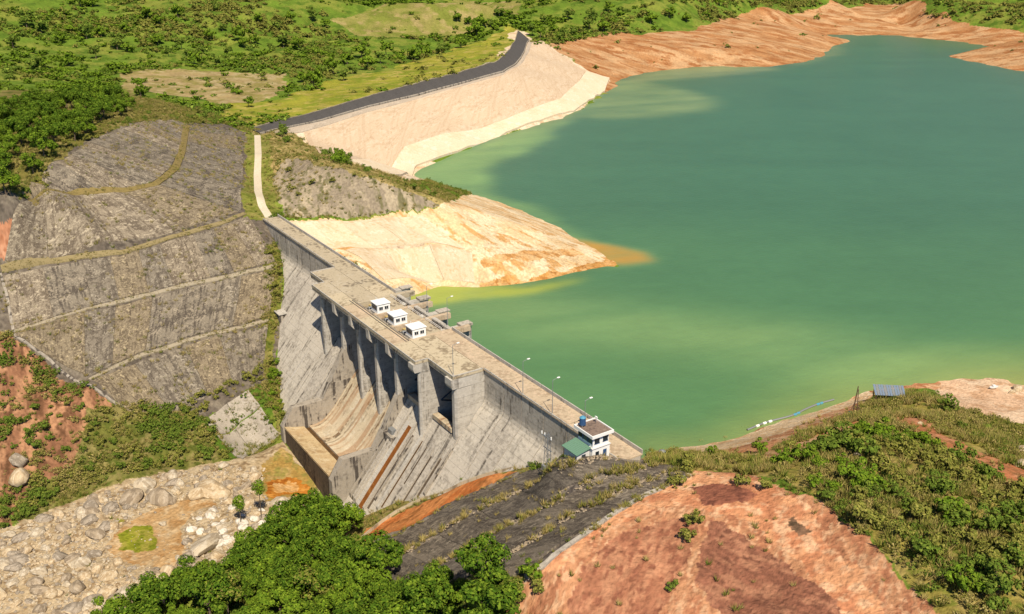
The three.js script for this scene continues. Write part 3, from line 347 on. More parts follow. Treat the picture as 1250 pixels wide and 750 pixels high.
const M = {
  face: concrete(C3(216, 207, 191), C3(118, 111, 101), C3(230, 221, 204), { streak: 0.7, blot: 0.35, lift: 2.4, o: 1 }),
  face2: concrete(C3(206, 197, 182), C3(112, 105, 96), C3(224, 215, 198), { streak: 0.8, blot: 0.35, lift: 2, o: 9 }),
  wall: concrete(C3(186, 176, 160), C3(98, 91, 84), C3(192, 183, 168), { streak: 1.8, blot: 0.35, o: 2 }),
  pier: concrete(C3(212, 206, 194), C3(140, 133, 123), C3(226, 220, 208), { streak: 0.8, blot: 0.3, lift: 3, o: 3 }),
  deck: concrete(C3(218, 203, 172), C3(158, 142, 116), C3(226, 212, 182), { blot: 0.9, o: 4 }),
  deck2: concrete(C3(204, 190, 162), C3(140, 128, 108), C3(214, 202, 178), { blot: 0.9, o: 6 }),
  crest: concrete(C3(214, 194, 164), C3(176, 154, 128), C3(234, 208, 178), { blot: 0.7, o: 5 }),
  chute: concrete(C3(218, 202, 172), C3(128, 112, 90), C3(230, 218, 192), { streak: 1, blot: 0.25, o: 8, rust: 0.5 }),
  basin: concrete(C3(220, 196, 152), C3(176, 148, 108), C3(232, 214, 178), { blot: 0.6, o: 10, rust: 0.2 }),
  stainShade: concrete(C3(112, 98, 82), C3(72, 62, 52), C3(138, 122, 102), { streak: 1, o: 18 }),  // real staining; also paints shade on the lip front and bay wall
  rust: concrete(C3(150, 92, 40), C3(108, 66, 30), C3(184, 128, 66), { streak: 0.5, o: 12 }),
  wet: concrete(C3(104, 78, 48), C3(78, 58, 38), C3(128, 98, 62), { o: 13 }),
  white: mat({ color: col(C3(244, 244, 240, 0.8)), roughness: 0.6 }),
  whiteDim: mat({ color: col(C3(226, 224, 220, 0.75)), roughness: 0.7 }),
  steel: mat({ color: col(C3(72, 84, 96)), roughness: 0.55, metalness: 0.3 }),
  darkSteel: mat({ color: col(C3(38, 44, 54)), roughness: 0.6, metalness: 0.3 }),
  glass: new THREE.MeshPhysicalMaterial({ color: col(C3(40, 52, 62)), roughness: 0.08, metalness: 0 }),
  galv: mat({ color: col(C3(178, 182, 184)), roughness: 0.5, metalness: 0.5 }),
  yellow: mat({ color: col(C3(214, 190, 120)), roughness: 0.7 }),
  green: mat({ color: col(C3(120, 160, 136)), roughness: 0.6 }),
  blue: mat({ color: col(C3(62, 96, 140)), roughness: 0.5 }),
  skyblue: mat({ color: col(C3(96, 168, 200)), roughness: 0.5 }),
  brownroof: concrete(C3(150, 130, 116), C3(112, 98, 90), C3(174, 156, 142), { blot: 0.9, o: 15, period: 9 }),
  asphalt: concrete(C3(96, 93, 90), C3(80, 78, 76), C3(112, 109, 105), { blot: 0.6, o: 16, period: 16 }),
  line: mat({ color: col(C3(226, 224, 214)), roughness: 0.8 }),
  wood: mat({ color: col(C3(120, 96, 78)), roughness: 0.9 }),
};
// ---------------------------------------------------------------- concrete dam; in its own frame x runs along the crest, z downstream
const damPos = [-97,0,-386.2], damTurn = THREE.MathUtils.degToRad(-56.473);
function damFrame() { const g = new THREE.Group(); g.position.set(damPos[0], 0, damPos[2]); g.rotation.y = damTurn; return g; }
const dc = Math.cos(damTurn), ds = Math.sin(damTurn);
const damToWorld = (s, w) => [damPos[0] + s * dc + w * ds, damPos[2] - s * ds + w * dc];
const dam = damFrame();
top(dam, 'concrete_dam', 'long grey concrete gravity dam with gated spillway and piers across the valley', 'dam');
const fy = (w) => 14 - 1.226 * (w - 10);
const body = [[0, -26], [0, 27.6], [6, 27.6], [6, 20.2], [6.15, 18.9], [6.6, 17.8], [7.3, 16.9], [8.2, 16.1], [10, 14], [14, fy(14)], [20, fy(20)], [28, fy(28)], [42, fy(42)], [42, -26]];
const inset = body.map(([w, y]) => [w > 1 ? w - 0.3 : w, y]);
function blocks(edges, mats) {
  for (let i = 0; i + 1 < edges.length; i++) {
    const a = edges[i] + 0.14, b = edges[i + 1] - 0.14;
    part(dam, 'monolith', prism(body, a, b), mats[i % mats.length]);
    part(dam, 'crest_slab', rbox(a, b, 27.6, 28, -0.35, 6.35, 0.05), i % 2 && edges[0] > 100 ? M.crest : edges[0] > 100 ? M.crest : M.deck2);
    part(dam, 'parapet', rbox(a, b, 28, 29.05, -0.35, -0.05, 0.04), M.pier);
    part(dam, 'kerb', rbox(a, b, 28, 28.35, 6.02, 6.3, 0.04), M.pier);
  }
  part(dam, 'joint_filler', prism(inset, edges[0] + 0.3, edges[edges.length - 1] - 0.3), M.stainShade);
}
blocks([0, 9, 17, 27, 38, 54, 71.6], [M.face2, M.face]);
blocks([171, 180.6, 189.2, 199.2, 209, 219, 229.8], [M.face, M.face2]);
// left bulkhead behind the low platform
part(dam, 'bulkhead', prism(body.map(([w, y]) => [w, Math.min(y, 27.1)]), 71.7, 88), M.face);
part(dam, 'bulkhead', prism([[0, -26], [0, 2], [9, 2], [12.5, 8], [13.6, 9.6], [20, fy(20)], [42, fy(42)], [42, -26]], 88.1, 99.9), M.face2);
// spillway chutes, one per bay, with bucket and lip
const ogee = [[1.5, -26], [1.5, 10.5], [3, 12], [4.5, 11.6], [6.5, 10.2], [8.5, 8.2], [11, 5.5], [14, 2.1], [17, -1.6], [19.9, -5.3], [22.4, -8.3], [24.6, -10.6], [26.4, -12.1], [28, -12.95], [29.6, -13.3], [32, -13.25]];
const lip = [[32, -13.9], [33.7, -13.9]], apron = [[33.7, -13.05], [37, -12.3], [40.4, -11.2], [40.4, -11.9], [39.9, -11.9], [39.9, -26]];
for (const [a, b] of [[102.4, 113.7], [113.7, 126.4], [126.4, 138.9]]) {
  part(dam, 'chute', prism([...ogee, [32, -26]], a + 0.03, b - 0.03), M.chute);
  part(dam, 'drain_trough', prism([[32, -26], ...lip, [33.7, -26]], a, b), M.wet);
  part(dam, 'lip_face', box(a, b, -26, -11.95, 39.95, 40.3), M.stainShade);  // brown wet stain, with the shade of the lip front painted in too
  part(dam, 'bucket_lip', prism([[33.7, -26], ...apron], a + 0.03, b - 0.03), M.basin);
}
// long splitter streams left on the chute: low guide ribs
const rib = (s0, s1, w0, w1, h, m, n = 'guide_rib') => part(dam, n, prism([[w0, fy(w0) - 1.2], [w0, fy(w0) + h], [w1, fy(w1) + h], [w1, fy(w1) - 1.2]], s0, s1), m);
// training walls
const trainTop = [[15, -26], [15, 12.5], [17.4, 11], [18.6, 9.2], [22.6, 1.6], [26.7, -5.4], [37, -5.4], [40.9, -11.5], [40.9, -26]];
part(dam, 'training_wall', prism(trainTop, 99.95, 102.45), M.wall);
part(dam, 'training_wall', prism(trainTop, 138.85, 141.35), M.wall);
// bays right of the spillway
const hollow = [[1.5, -26], [1.5, 3], [9, 3], [12.6, 7.6], [13.4, 9.9], [14.8, fy(14.2)], [20, fy(20)], [28, fy(28)], [42, fy(42)], [42, -26]];
part(dam, 'outlet_block', prism(hollow, 141.4, 155.4), M.face);
part(dam, 'outlet_block', prism(hollow, 155.5, 170.95), M.face2);
part(dam, 'bay_shade_wall', box(88, 170.9, -26, 27, 0, 1.5), M.stainShade);  // wall added to darken the bays; its dark colour paints in more shade
// piers with chamfered noses
function plan(pts, y0, y1) { const g = new THREE.ExtrudeGeometry(new THREE.Shape(pts.map((q) => new THREE.Vector2(q[0], -q[1]))), { depth: y1 - y0, bevelEnabled: false }).rotateX(-Math.PI / 2); g.translate(0, y0, 0); return boxUV(g); }
const pierPlan = (s, t, w0, w1, c = 0.5, cu = 1.1) => [[s - t, w0 + cu], [s - t + cu * 0.8, w0], [s + t - cu * 0.8, w0], [s + t, w0 + cu], [s + t, w1 - c], [s + t - c, w1], [s - t + c, w1], [s - t, w1 - c]];
for (const [s, t, w0, w1, y0] of [[87.4, 1.2, 1.6, 18.6, -2], [101.2, 1.22, -8, 17.7, -8], [113.7, 1.2, -8, 17.7, -12], [126.4, 1.2, -8, 17.7, -12], [140.1, 1.22, -8.4, 17.9, -8], [156.1, 0.8, 1.6, 18.8, -6]])
  part(dam, 'pier', plan(pierPlan(s, t, w0, w1), y0, w0 < 0 ? 27.15 : 27.15), M.pier);
part(dam, 'end_pier', plan([[168.4, 1.6], [170.9, 1.6], [170.9, 14.7], [170.3, 15.3], [169, 15.3], [168.4, 14.7]], -2, 27.1), M.pier);
for (const s of [101.2, 113.7, 126.4, 139.4]) part(dam, 'corbel', prism([[17.2, 22.2], [18.6, 22.2], [20, 23.9], [20, 27.1], [17.2, 27.1]], s - 1, s + 1), M.pier);
part(dam, 'corbel', prism([[15.5, 24.6], [20.2, 24.6], [20.6, 25.6], [20.6, 27.1], [15.5, 27.1]], 153.9, 157.05), M.pier);
part(dam, 'corbel', prism([[10, 24.2], [16.2, 24.2], [16.6, 25.2], [16.6, 27.1], [10, 27.1]], 167.6, 171.02), M.pier);
// intake caps upstream
for (const [s, h] of [[101.4, 0.5], [113.9, 0.9], [126.5, 0.5], [140.1, 1]]) part(dam, 'intake_cap', rbox(s - 1.4, s + 1.4, 27.15, 27.2 + h * 0.8, -8.3, -4.2, 0.08), M.face2);
// radial gates
const gateGeo = (() => { const pr = []; for (let i = 0; i <= 10; i++) { const a = lerp(-0.35, 0.62, i / 10); pr.push([13 - 10 * Math.cos(a), 15 + 10 * Math.sin(a)]); } for (let i = 10; i >= 0; i--) { const a = lerp(-0.35, 0.62, i / 10); pr.push([13 - 9.7 * Math.cos(a), 15 + 9.7 * Math.sin(a)]); } return pr; })();
for (const [a, b] of [[89, 99.7], [102.6, 112.3], [115.1, 125], [127.8, 138.6], [141.6, 153.6], [157.2, 168.2]]) {
  const g = part(dam, 'radial_gate', prism(gateGeo, a, b), M.darkSteel);
  for (const s of [a + 1.4, b - 1.8]) for (const [w, y] of [[4, 12], [4.6, 19.5]]) part(g, 'gate_arm', boxUV(rod([s, 15, 13], [s, y, w], 0.28, 0.28, 4)), M.steel);
}
// decks
const deckSlab = (s0, s1, w0, w1, m, n = 'deck_slab') => part(dam, n, rbox(s0 + 0.06, s1 - 0.06, 27.2, 28, w0 + 0.06, w1 - 0.06, 0.05), m);
deckSlab(71.7, 83.6, 6.4, 15.5, M.deck2);
for (const [a, b, m] of [[71.7, 83.6, M.deck2], [83.6, 95.5, M.deck2], [95.5, 106.4, M.deck], [143, 157, M.crest], [157, 171, M.crest]]) deckSlab(a, b, -0.35, 6.4, m);
for (const [a, b, m] of [[83.6, 95.5, M.deck2], [95.5, 106.4, M.deck2]]) deckSlab(a, b, 6.4, 14, m);
for (const [a, b, m] of [[83.6, 95.5, M.deck2], [95.5, 107.5, M.deck], [107.5, 119.5, M.crest], [119.5, 131.5, M.deck], [131.5, 143, M.crest], [143, 157, M.deck]]) deckSlab(a, b, 14, 20, m);
deckSlab(143, 157, 6.4, 14, M.deck); deckSlab(157, 171, 6.4, 16, M.deck);
// edge beams and low kerbs
part(dam, 'edge_beam', box(83.7, 156.95, 26.3, 27.17, 19.0, 19.8), M.wall);
part(dam, 'edge_beam', box(157.1, 170.9, 26.3, 27.17, 15.0, 15.8), M.wall);
part(dam, 'edge_beam', box(71.8, 83.4, 26, 27.17, 14.6, 15.3), M.wall);
part(dam, 'edge_beam', box(83.65, 84.4, 26.3, 27.17, 6, 18.9), M.wall);
for (const [x0, x1, z0, z1] of [[83.7, 157, 19.7, 19.97], [156.7, 156.97, 16, 19.68], [157, 171, 15.7, 15.97], [170.7, 170.97, 6.4, 15.68], [71.7, 83.6, 15.2, 15.47], [71.7, 71.95, 6.4, 15.18], [83.65, 83.9, 15.5, 19.68]]) part(dam, 'deck_kerb', rbox(x0, x1, 28, 28.3, z0, z1, 0.04), M.pier);
for (const [a, b] of [[71.7, 106.4], [143, 171]]) part(dam, 'parapet', rbox(a, b, 28, 29.05, -0.33, -0.05, 0.04), M.pier);
// hoist pit between the crest road and the downstream deck
part(dam, 'pit_floor', box(106.6, 142.8, 25.6, 26.2, 7.2, 13.9), M.deck2);
part(dam, 'pit_wall', box(106.6, 142.8, 26.2, 27.95, 13.6, 13.95), M.wall);
part(dam, 'pit_floor', box(106.6, 142.8, 20, 20.5, 1.6, 7.1), M.wall);
part(dam, 'walkway', rbox(106.5, 142.9, 27.3, 28, -0.9, 0.4, 0.05), M.pier);
for (const [a, b] of [[107.8, 118.2], [119.8, 129.8], [131.4, 141.6]]) { part(dam, 'floor_slab', rbox(a, b, 27.2, 27.75, 2.5, 8.2, 0.05), M.deck2); for (const w of [2.6, 8.0]) part(dam, 'handrail', mergeGeometries([0, 0.33, 0.66, 1].map((t) => boxUV(rod([lerp(a + 0.2, b - 0.2, t), 27.7, w], [lerp(a + 0.2, b - 0.2, t), 28.8, w], 0.05))).concat([boxUV(rod([a + 0.2, 28.8, w], [b - 0.2, 28.8, w], 0.06)), boxUV(rod([a + 0.2, 28.3, w], [b - 0.2, 28.3, w], 0.05))])), M.white); }
for (const s of [107, 119, 130.6, 142.4]) part(dam, 'cross_beam', rbox(s - 0.7, s + 0.7, 26.3, 28.05, -6.5, 13.9, 0.06), s === 107 ? M.deck2 : M.crest);
for (const w of [14.4, 15.3]) part(dam, 'crane_rail', box(104, 143, 28.0, 28.14, w, w + 0.16), M.steel);
// outlets down the right face
rib(145.6, 146.5, 17.6, 36, 1.5, M.face2, 'channel_wall'); rib(151.2, 152.1, 17.6, 36, 1.5, M.face2, 'channel_wall');
rib(146.5, 148.3, 18, 36, 0.45, M.pier, 'channel_floor'); rib(148.3, 150.7, 18, 36, 0.22, M.rust, 'channel_floor'); rib(150.7, 151.2, 18, 36, 0.5, M.face2, 'channel_floor');
rib(152.2, 153.1, 19, 35, 0.1, M.stainShade, 'drain_trough'); rib(143.3, 144.2, 24, 36, 0.15, M.stainShade, 'drain_trough'); rib(164.4, 165, 20, 30, 0.1, M.stainShade, 'drain_trough'); rib(168.4, 169.2, 18, 27, 0.12, M.stainShade, 'drain_trough'); rib(160.6, 161.1, 18, 27, 0.1, M.stainShade, 'drain_trough');
rib(153.2, 153.9, 20, 33, 0.9, M.wall); rib(156.4, 157.4, 18.5, 34, 1.3, M.pier); rib(157.5, 158, 19, 33, 0.15, M.wet, 'drain_trough');
rib(163.5, 164.3, 19, 31, 0.7, M.face2); rib(167.4, 168.3, 17.5, 29, 0.8, M.face2); rib(170.3, 171.4, 17, 26, 0.9, M.wall);
rib(142.2, 143.2, 24, 36, 1.6, M.wall, 'pipe_wall'); rib(144.3, 145.1, 23, 36, 1.8, M.face2, 'pipe_wall');
part(dam, 'outlet_platform', rbox(141.5, 146.6, -7, 0.2, 20, 23.6, 0.08), M.wall);
part(dam, 'valve_frame', box(142.6, 145.2, 0.2, 1.6, 21, 22.6), M.galv);
for (const [s, w] of [[142, 13.2], [157.3, 13.2]]) part(dam, 'outlet_sill', rbox(s, s + 10.5, 9.2, 10.6, w, w + 2, 0.08), M.chute);
// narrow ribs left on the left face and the small block house at its edge
rib(76.5, 77.1, 20, 36, 0.25, M.pier); rib(84, 84.5, 19, 34, 0.2, M.face2); rib(94.5, 95.2, 19.5, 33, 0.35, M.face2);
shadow(dam);
// ---------------------------------------------------------------- strips and lining panels laid on the ground
function resample(line, n) {
  const L = [0]; for (let i = 1; i < line.length; i++) L.push(L[i - 1] + Math.hypot(line[i][0] - line[i - 1][0], line[i][1] - line[i - 1][1]));
  const out = [], T = L[L.length - 1];
  for (let k = 0; k <= n; k++) { const d = T * k / n; let i = 1; while (i < L.length - 1 && L[i] < d) i++; const t = (d - L[i - 1]) / (L[i] - L[i - 1] || 1); out.push([lerp(line[i - 1][0], line[i][0], t), lerp(line[i - 1][1], line[i][1], t)]); }
  return out;
}
const lineLen = (l) => { let s = 0; for (let i = 1; i < l.length; i++) s += Math.hypot(l[i][0] - l[i - 1][0], l[i][1] - l[i - 1][1]); return s; };
// patch between two lines, a part [t0,t1] of their length and [v0,v1] of the way across, standing lift above the ground with closed edges
function drape(A, B, t0, t1, v0, v1, na, nc, lift, bumpy = 0, depth = 0.5, freq = 1.6) {
  const N = 160, a = resample(A, N), b = resample(B, N), at = (l, t) => { const q = clamp(t) * N, i = Math.min(N - 1, Math.floor(q)); return [lerp(l[i][0], l[i + 1][0], q - i), lerp(l[i][1], l[i + 1][1], q - i)]; };
  const P = [], U = [], I = [], W = na + 3, la = lineLen(A);
  for (let j = -1; j <= nc + 1; j++) for (let i = -1; i <= na + 1; i++) {
    const ii = clamp(i, 0, na), jj = clamp(j, 0, nc), t = lerp(t0, t1, ii / na), v = lerp(v0, v1, jj / nc), p = at(a, t), q = at(b, t), x = lerp(p[0], q[0], v), z = lerp(p[1], q[1], v);
    const edge = i < 0 || j < 0 || i > na || j > nc, h = H(x, z);
    P.push(x, edge ? h - depth : h + lift + bumpy * fbm(x / freq, z / freq, 3), z); U.push(t * la, v * Math.hypot(p[0] - q[0], p[1] - q[1]) * 1.25);
  }
  for (let j = 0; j < nc + 2; j++) for (let i = 0; i < na + 2; i++) { const k = j * W + i; I.push(k, k + W, k + 1, k + 1, k + W, k + W + 1); }
  const g = new THREE.BufferGeometry(); g.setAttribute('position', new THREE.Float32BufferAttribute(P, 3)); g.setAttribute('uv', new THREE.Float32BufferAttribute(U, 2)); g.setIndex(I);
  const out = toCreasedNormals(g, 0.9), pn = out.attributes.normal; let s = 0; for (let i = 0; i < pn.count; i += 7) s += pn.getY(i);
  if (s < 0) { const ix = g.index.array; for (let i = 0; i < ix.length; i += 3) { const t = ix[i]; ix[i] = ix[i + 1]; ix[i + 1] = t; } return toCreasedNormals(g, 0.9); }
  return out;
}
const off = (line, d) => line.map((q, i) => { const a = line[Math.max(0, i - 1)], b = line[Math.min(line.length - 1, i + 1)], l = Math.hypot(b[0] - a[0], b[1] - a[1]) || 1; return [q[0] - (b[1] - a[1]) / l * d, q[1] + (b[0] - a[0]) / l * d]; });
function gunite(base, dark, pale, o) {
  const map = tex(512, 512, (i, j, u, v) => {
    const n = 0.6 * tfbm(u, v, 6, 4, o) + 0.6 * tfbm(u, v, 26, 3, o + 21), m = 0.4 * tfbm(u, v, 9, 3, o + 5) + 0.6 * tfbm(u, v, 32, 3, o + 25), st = 0.7 * tnoise(u * 20, v * 2, 20, o + 2) + 0.5 * tnoise(u * 44, v * 4, 44, o + 12), sp = tfbm(u, v, 110, 2, o + 9);
    const a = clamp(smooth(-0.2, 0.35, n) * 0.8 + 0.7 * smooth(0.0, 0.6, st)), b = smooth(0.05, 0.45, m) * 0.8 + smooth(0.25, 0.45, sp) * 0.4, k = 1 + 0.4 * sp;
    return [0, 1, 2].map((q) => lerp(lerp(base[q], dark[q], a), pale[q], clamp(b)) * k);
  }, true, 1 / 17);
  return mat({ map, bumpMap: concBump, bumpScale: 0.12, roughness: 1, specularIntensity: 0.15 });
}
const G = [
  gunite(C3(158, 147, 128), C3(100, 92, 82), C3(194, 183, 163), 1), gunite(C3(150, 140, 123), C3(96, 88, 79), C3(184, 171, 149), 2), gunite(C3(164, 151, 130), C3(118, 106, 91), C3(206, 192, 166), 3),
  gunite(C3(156, 142, 118), C3(110, 98, 82), C3(204, 187, 152), 4), gunite(C3(146, 136, 120), C3(104, 95, 84), C3(186, 175, 154), 6),
];
const GD = [gunite(C3(132, 123, 111), C3(92, 85, 78), C3(160, 149, 131), 7), gunite(C3(122, 114, 103), C3(86, 80, 73), C3(148, 138, 122), 8), gunite(C3(128, 118, 105), C3(92, 84, 76), C3(170, 158, 138), 11), gunite(C3(142, 131, 116), C3(102, 94, 84), C3(182, 170, 150), 19)];
const GP = [concrete(C3(238, 220, 186), C3(224, 196, 152), C3(248, 236, 210), { blot: 0.7, o: 34, rust: 0.12, period: 30 }), concrete(C3(230, 212, 180), C3(214, 186, 146), C3(244, 230, 204), { blot: 0.7, o: 35, rust: 0.1, period: 30 })];
const GC = [concrete(C3(190, 180, 164), C3(158, 148, 134), C3(206, 197, 182), { blot: 0.6, o: 36, period: 14 }), concrete(C3(176, 166, 152), C3(140, 132, 120), C3(196, 187, 172), { blot: 0.6, o: 37, period: 14 })];
function lining(name, label, tiers, mats, { step = 11, lift = 0.35, bumpy = 0.5, seed = 1, gap = 0.14, cell = 1.5 } = {}) {
  const g = new THREE.Group(); reseed(seed);
  for (const [A, B, v0 = 0, v1 = 1] of tiers) {
    const L = lineLen(A); let d = 0, k = 0;
    while (d < L - 1) { let e = d + step * rr(0.7, 1.35); if (L - e < step * 0.5) e = L; const wid = Math.hypot(A[0][0] - B[0][0], A[0][1] - B[0][1]); part(g, 'concrete_panel', drape(A, B, (d + gap) / L, (e - gap) / L, v0, v1, Math.max(2, Math.round((e - d) / cell)), Math.max(3, Math.round(wid / cell)), lift + rr(-0.12, 0.12), bumpy), mats[Math.floor(rnd() * mats.length)]); d = e; k++; }
  }
  top(g, name, label, 'retaining wall'); return g;
}
const bermA = [[-169.5,-505],[-152.1,-441.8],[-143.8,-405.7],[-143.3,-380.8],[-152.4,-369.9],[-166.3,-361.1],[-173.7,-337.9]], bermB = [[-110.5,-387],[-115.6,-376],[-132.8,-353],[-143.2,-339],[-165.1,-327.2],[-177.5,-317.9]], bermC = [[-91.9,-358.7],[-93.9,-354.8],[-119.2,-334.9],[-140.3,-316.1],[-167.6,-299.4]], bermD = [[-90.7,-334.1],[-101.3,-325.4],[-115.8,-313.7],[-127.8,-301.9],[-138.5,-286.2]];
const hillEdge = [[-171.3,-508],[-176.6,-492.3],[-178.5,-454],[-184.1,-420.9],[-177,-375.5],[-179.5,-362.3],[-174.4,-339.4]];
const roadEdge = [[-157.9,-556.7],[-133.9,-481.6],[-120.8,-428.2],[-110.5,-387]];
lining('slope_lining', 'weathered grey concrete-faced hillside stepped by narrow ledges left of the dam', [
  [hillEdge, bermA, 0.04, 0.95],
  [[[-169.5,-505],[-152.1,-441.8],[-143.8,-405.7],[-143.3,-380.8]], [[-157.2,-550.7],[-134.4,-481.9],[-120.8,-428.2],[-111.2,-388.4]], 0.06, 0.96],
  [[[-143.3,-380.8],[-152.4,-369.9],[-166.3,-361.1],[-173.7,-337.9]], [[-111,-386.5],[-132.8,-353],[-155.6,-332.4],[-177.4,-318.3]], 0.05, 0.94],
  [bermB, bermC, 0.08, 0.95], [bermC, [[-90.9,-334.8],[-101.3,-325.7],[-115.9,-314],[-127.9,-302.2],[-138.8,-286.8],[-149.2,-288.6],[-161.8,-289.7]], 0.07, 0.95], [bermD, [[-89.1,-310.9],[-92.2,-303],[-101.5,-293],[-109.3,-283.9],[-122.2,-279]], 0.08, 0.97],
], G, { step: 12, seed: 5, bumpy: 0.4, gap: 0.05, cell: 1.6 });
const stripLine = (line, w, name, label, m, lift = 0.4, cat) => { const o = new THREE.Mesh(drape(off(line, -w / 2), off(line, w / 2), 0, 1, 0, 1, Math.round(lineLen(line) / 2), 2, lift, 0.15), m); o.castShadow = o.receiveShadow = true; top(o, name, label, cat || 'ledge'); return o; };
const earth = (base, alt, o, pd = 10) => concrete(base, alt, base, { blot: 0.9, o, period: pd });
const grassy = earth(C3(152, 134, 82), C3(124, 110, 68), 21), palec = earth(C3(182, 170, 146), C3(140, 128, 100), 22);
stripLine(bermA, 2.8, 'ledge', 'yellow grassy ledge curving round the top of the grey slope', grassy);
stripLine(bermB, 1.7, 'ledge', 'dry grass ledge running from the crest track across the grey slope', earth(C3(164, 148, 106), C3(134, 122, 82), 23));
stripLine(bermC, 1.2, 'ledge', 'narrow pale ledge across the middle of the grey slope', palec);
stripLine(bermD, 1.1, 'ledge', 'lowest pale concrete ledge across the grey slope above the bushes', palec);
stripLine([[-177.8,-317.1],[-173.7,-311.2],[-169.3,-302.7],[-161.8,-289.7],[-151.7,-288.7],[-137,-282.4],[-126.6,-280.8]], 0.9, 'gutter', 'thin concrete gutter edging the grey slope above red soil', M.wall, 0.4, 'gutter');
// dark lined slope on the right bank, laid in long strips with weeds in the joints
const L0 = [[3.5,-211.1],[-5.2,-213.4],[-18.1,-215.1],[-28.5,-210.4],[-36.1,-206.5]], L1 = [[23.4,-190],[13.8,-188.5],[3,-203],[-13.3,-205.1],[-24.9,-196.9],[-30.7,-192]], L2 = [[32,-187.8],[20.6,-182.7],[10,-183.7],[-4.7,-185.6],[-15.6,-180.1],[-22.1,-179.7]], L3 = [[37.2,-184.4],[27.2,-178.8],[18.3,-176.1],[6,-171.2],[-4.2,-164.4],[-9.3,-163.8]], L4 = [[38.3,-180.4],[26.7,-172.6],[17.2,-164.1],[6.7,-154.5],[2.4,-154]];
lining('slope_lining', 'dark grey concrete strips with weedy joints on the bank below the control house', [[L0, L1, 0.05, 0.9], [L1, L2, 0.08, 0.88], [L2, L3, 0.08, 0.86], [L3, L4, 0.12, 0.86]], GD, { step: 9, seed: 9, bumpy: 0.35, gap: 0.06, cell: 1.2 });
stripLine(L4, 1.3, 'gutter', 'pale concrete gutter between dark strips and bare red slope', M.face, 0.35, 'gutter');
{ const line = [[14.3,-191.3],[8.7,-257],[0,-216.7],[-14.3,-223.8],[-23.7,-228.6],[-32.7,-226.6],[-38,-223.5],[-41.9,-215.2]], g = new THREE.Mesh(drape(off(line, -0.3), off(line, 0.3), 0, 1, 0, 1, 40, 1, 0.9, 0), M.deck); g.castShadow = g.receiveShadow = true; top(g, 'kerb_wall', 'low pale kerb wall curving along the dam toe beside the orange ramp', 'kerb'); }
// concrete apron in the gulley, old slabs on the spit
lining('concrete_apron', 'tilted pale concrete apron slabs beside the spillway bucket', [[[[-101.5,-283.1],[-96.8,-291.9],[-90.4,-298]], [[-96.4,-278.1],[-91.8,-289],[-85.3,-293.1]], 0.03, 0.97], [[[-96.4,-278.1],[-91.8,-289],[-85.3,-293.1]], [[-85.2,-267.7],[-83.5,-283.1],[-76.4,-283.5]], 0.03, 0.97]], GC, { step: 9, seed: 3, bumpy: 0.12, lift: 0.5, gap: 0.1 });
lining('slope_paving', 'smooth pale beige slabs lining the shore slope next to the dam', [[[[-92.3,-388],[-77.4,-391.8],[-60.9,-396.9],[-39,-405.3]], [[-77.5,-379.1],[-62.9,-382.8],[-43.8,-394.5],[-19.2,-392.4]], 0.02, 0.97], [[[-69.1,-379.3],[-56.7,-387.2],[-43.8,-394.2],[-17.1,-392.4]], [[-51.4,-368.3],[-42.2,-375.2],[-29.1,-380.9],[-15.4,-378.8]], 0.03, 0.96]], GP, { step: 16, seed: 4, bumpy: 0.3, lift: 0.25, gap: 0.05, cell: 2.5 });
let trackLine;
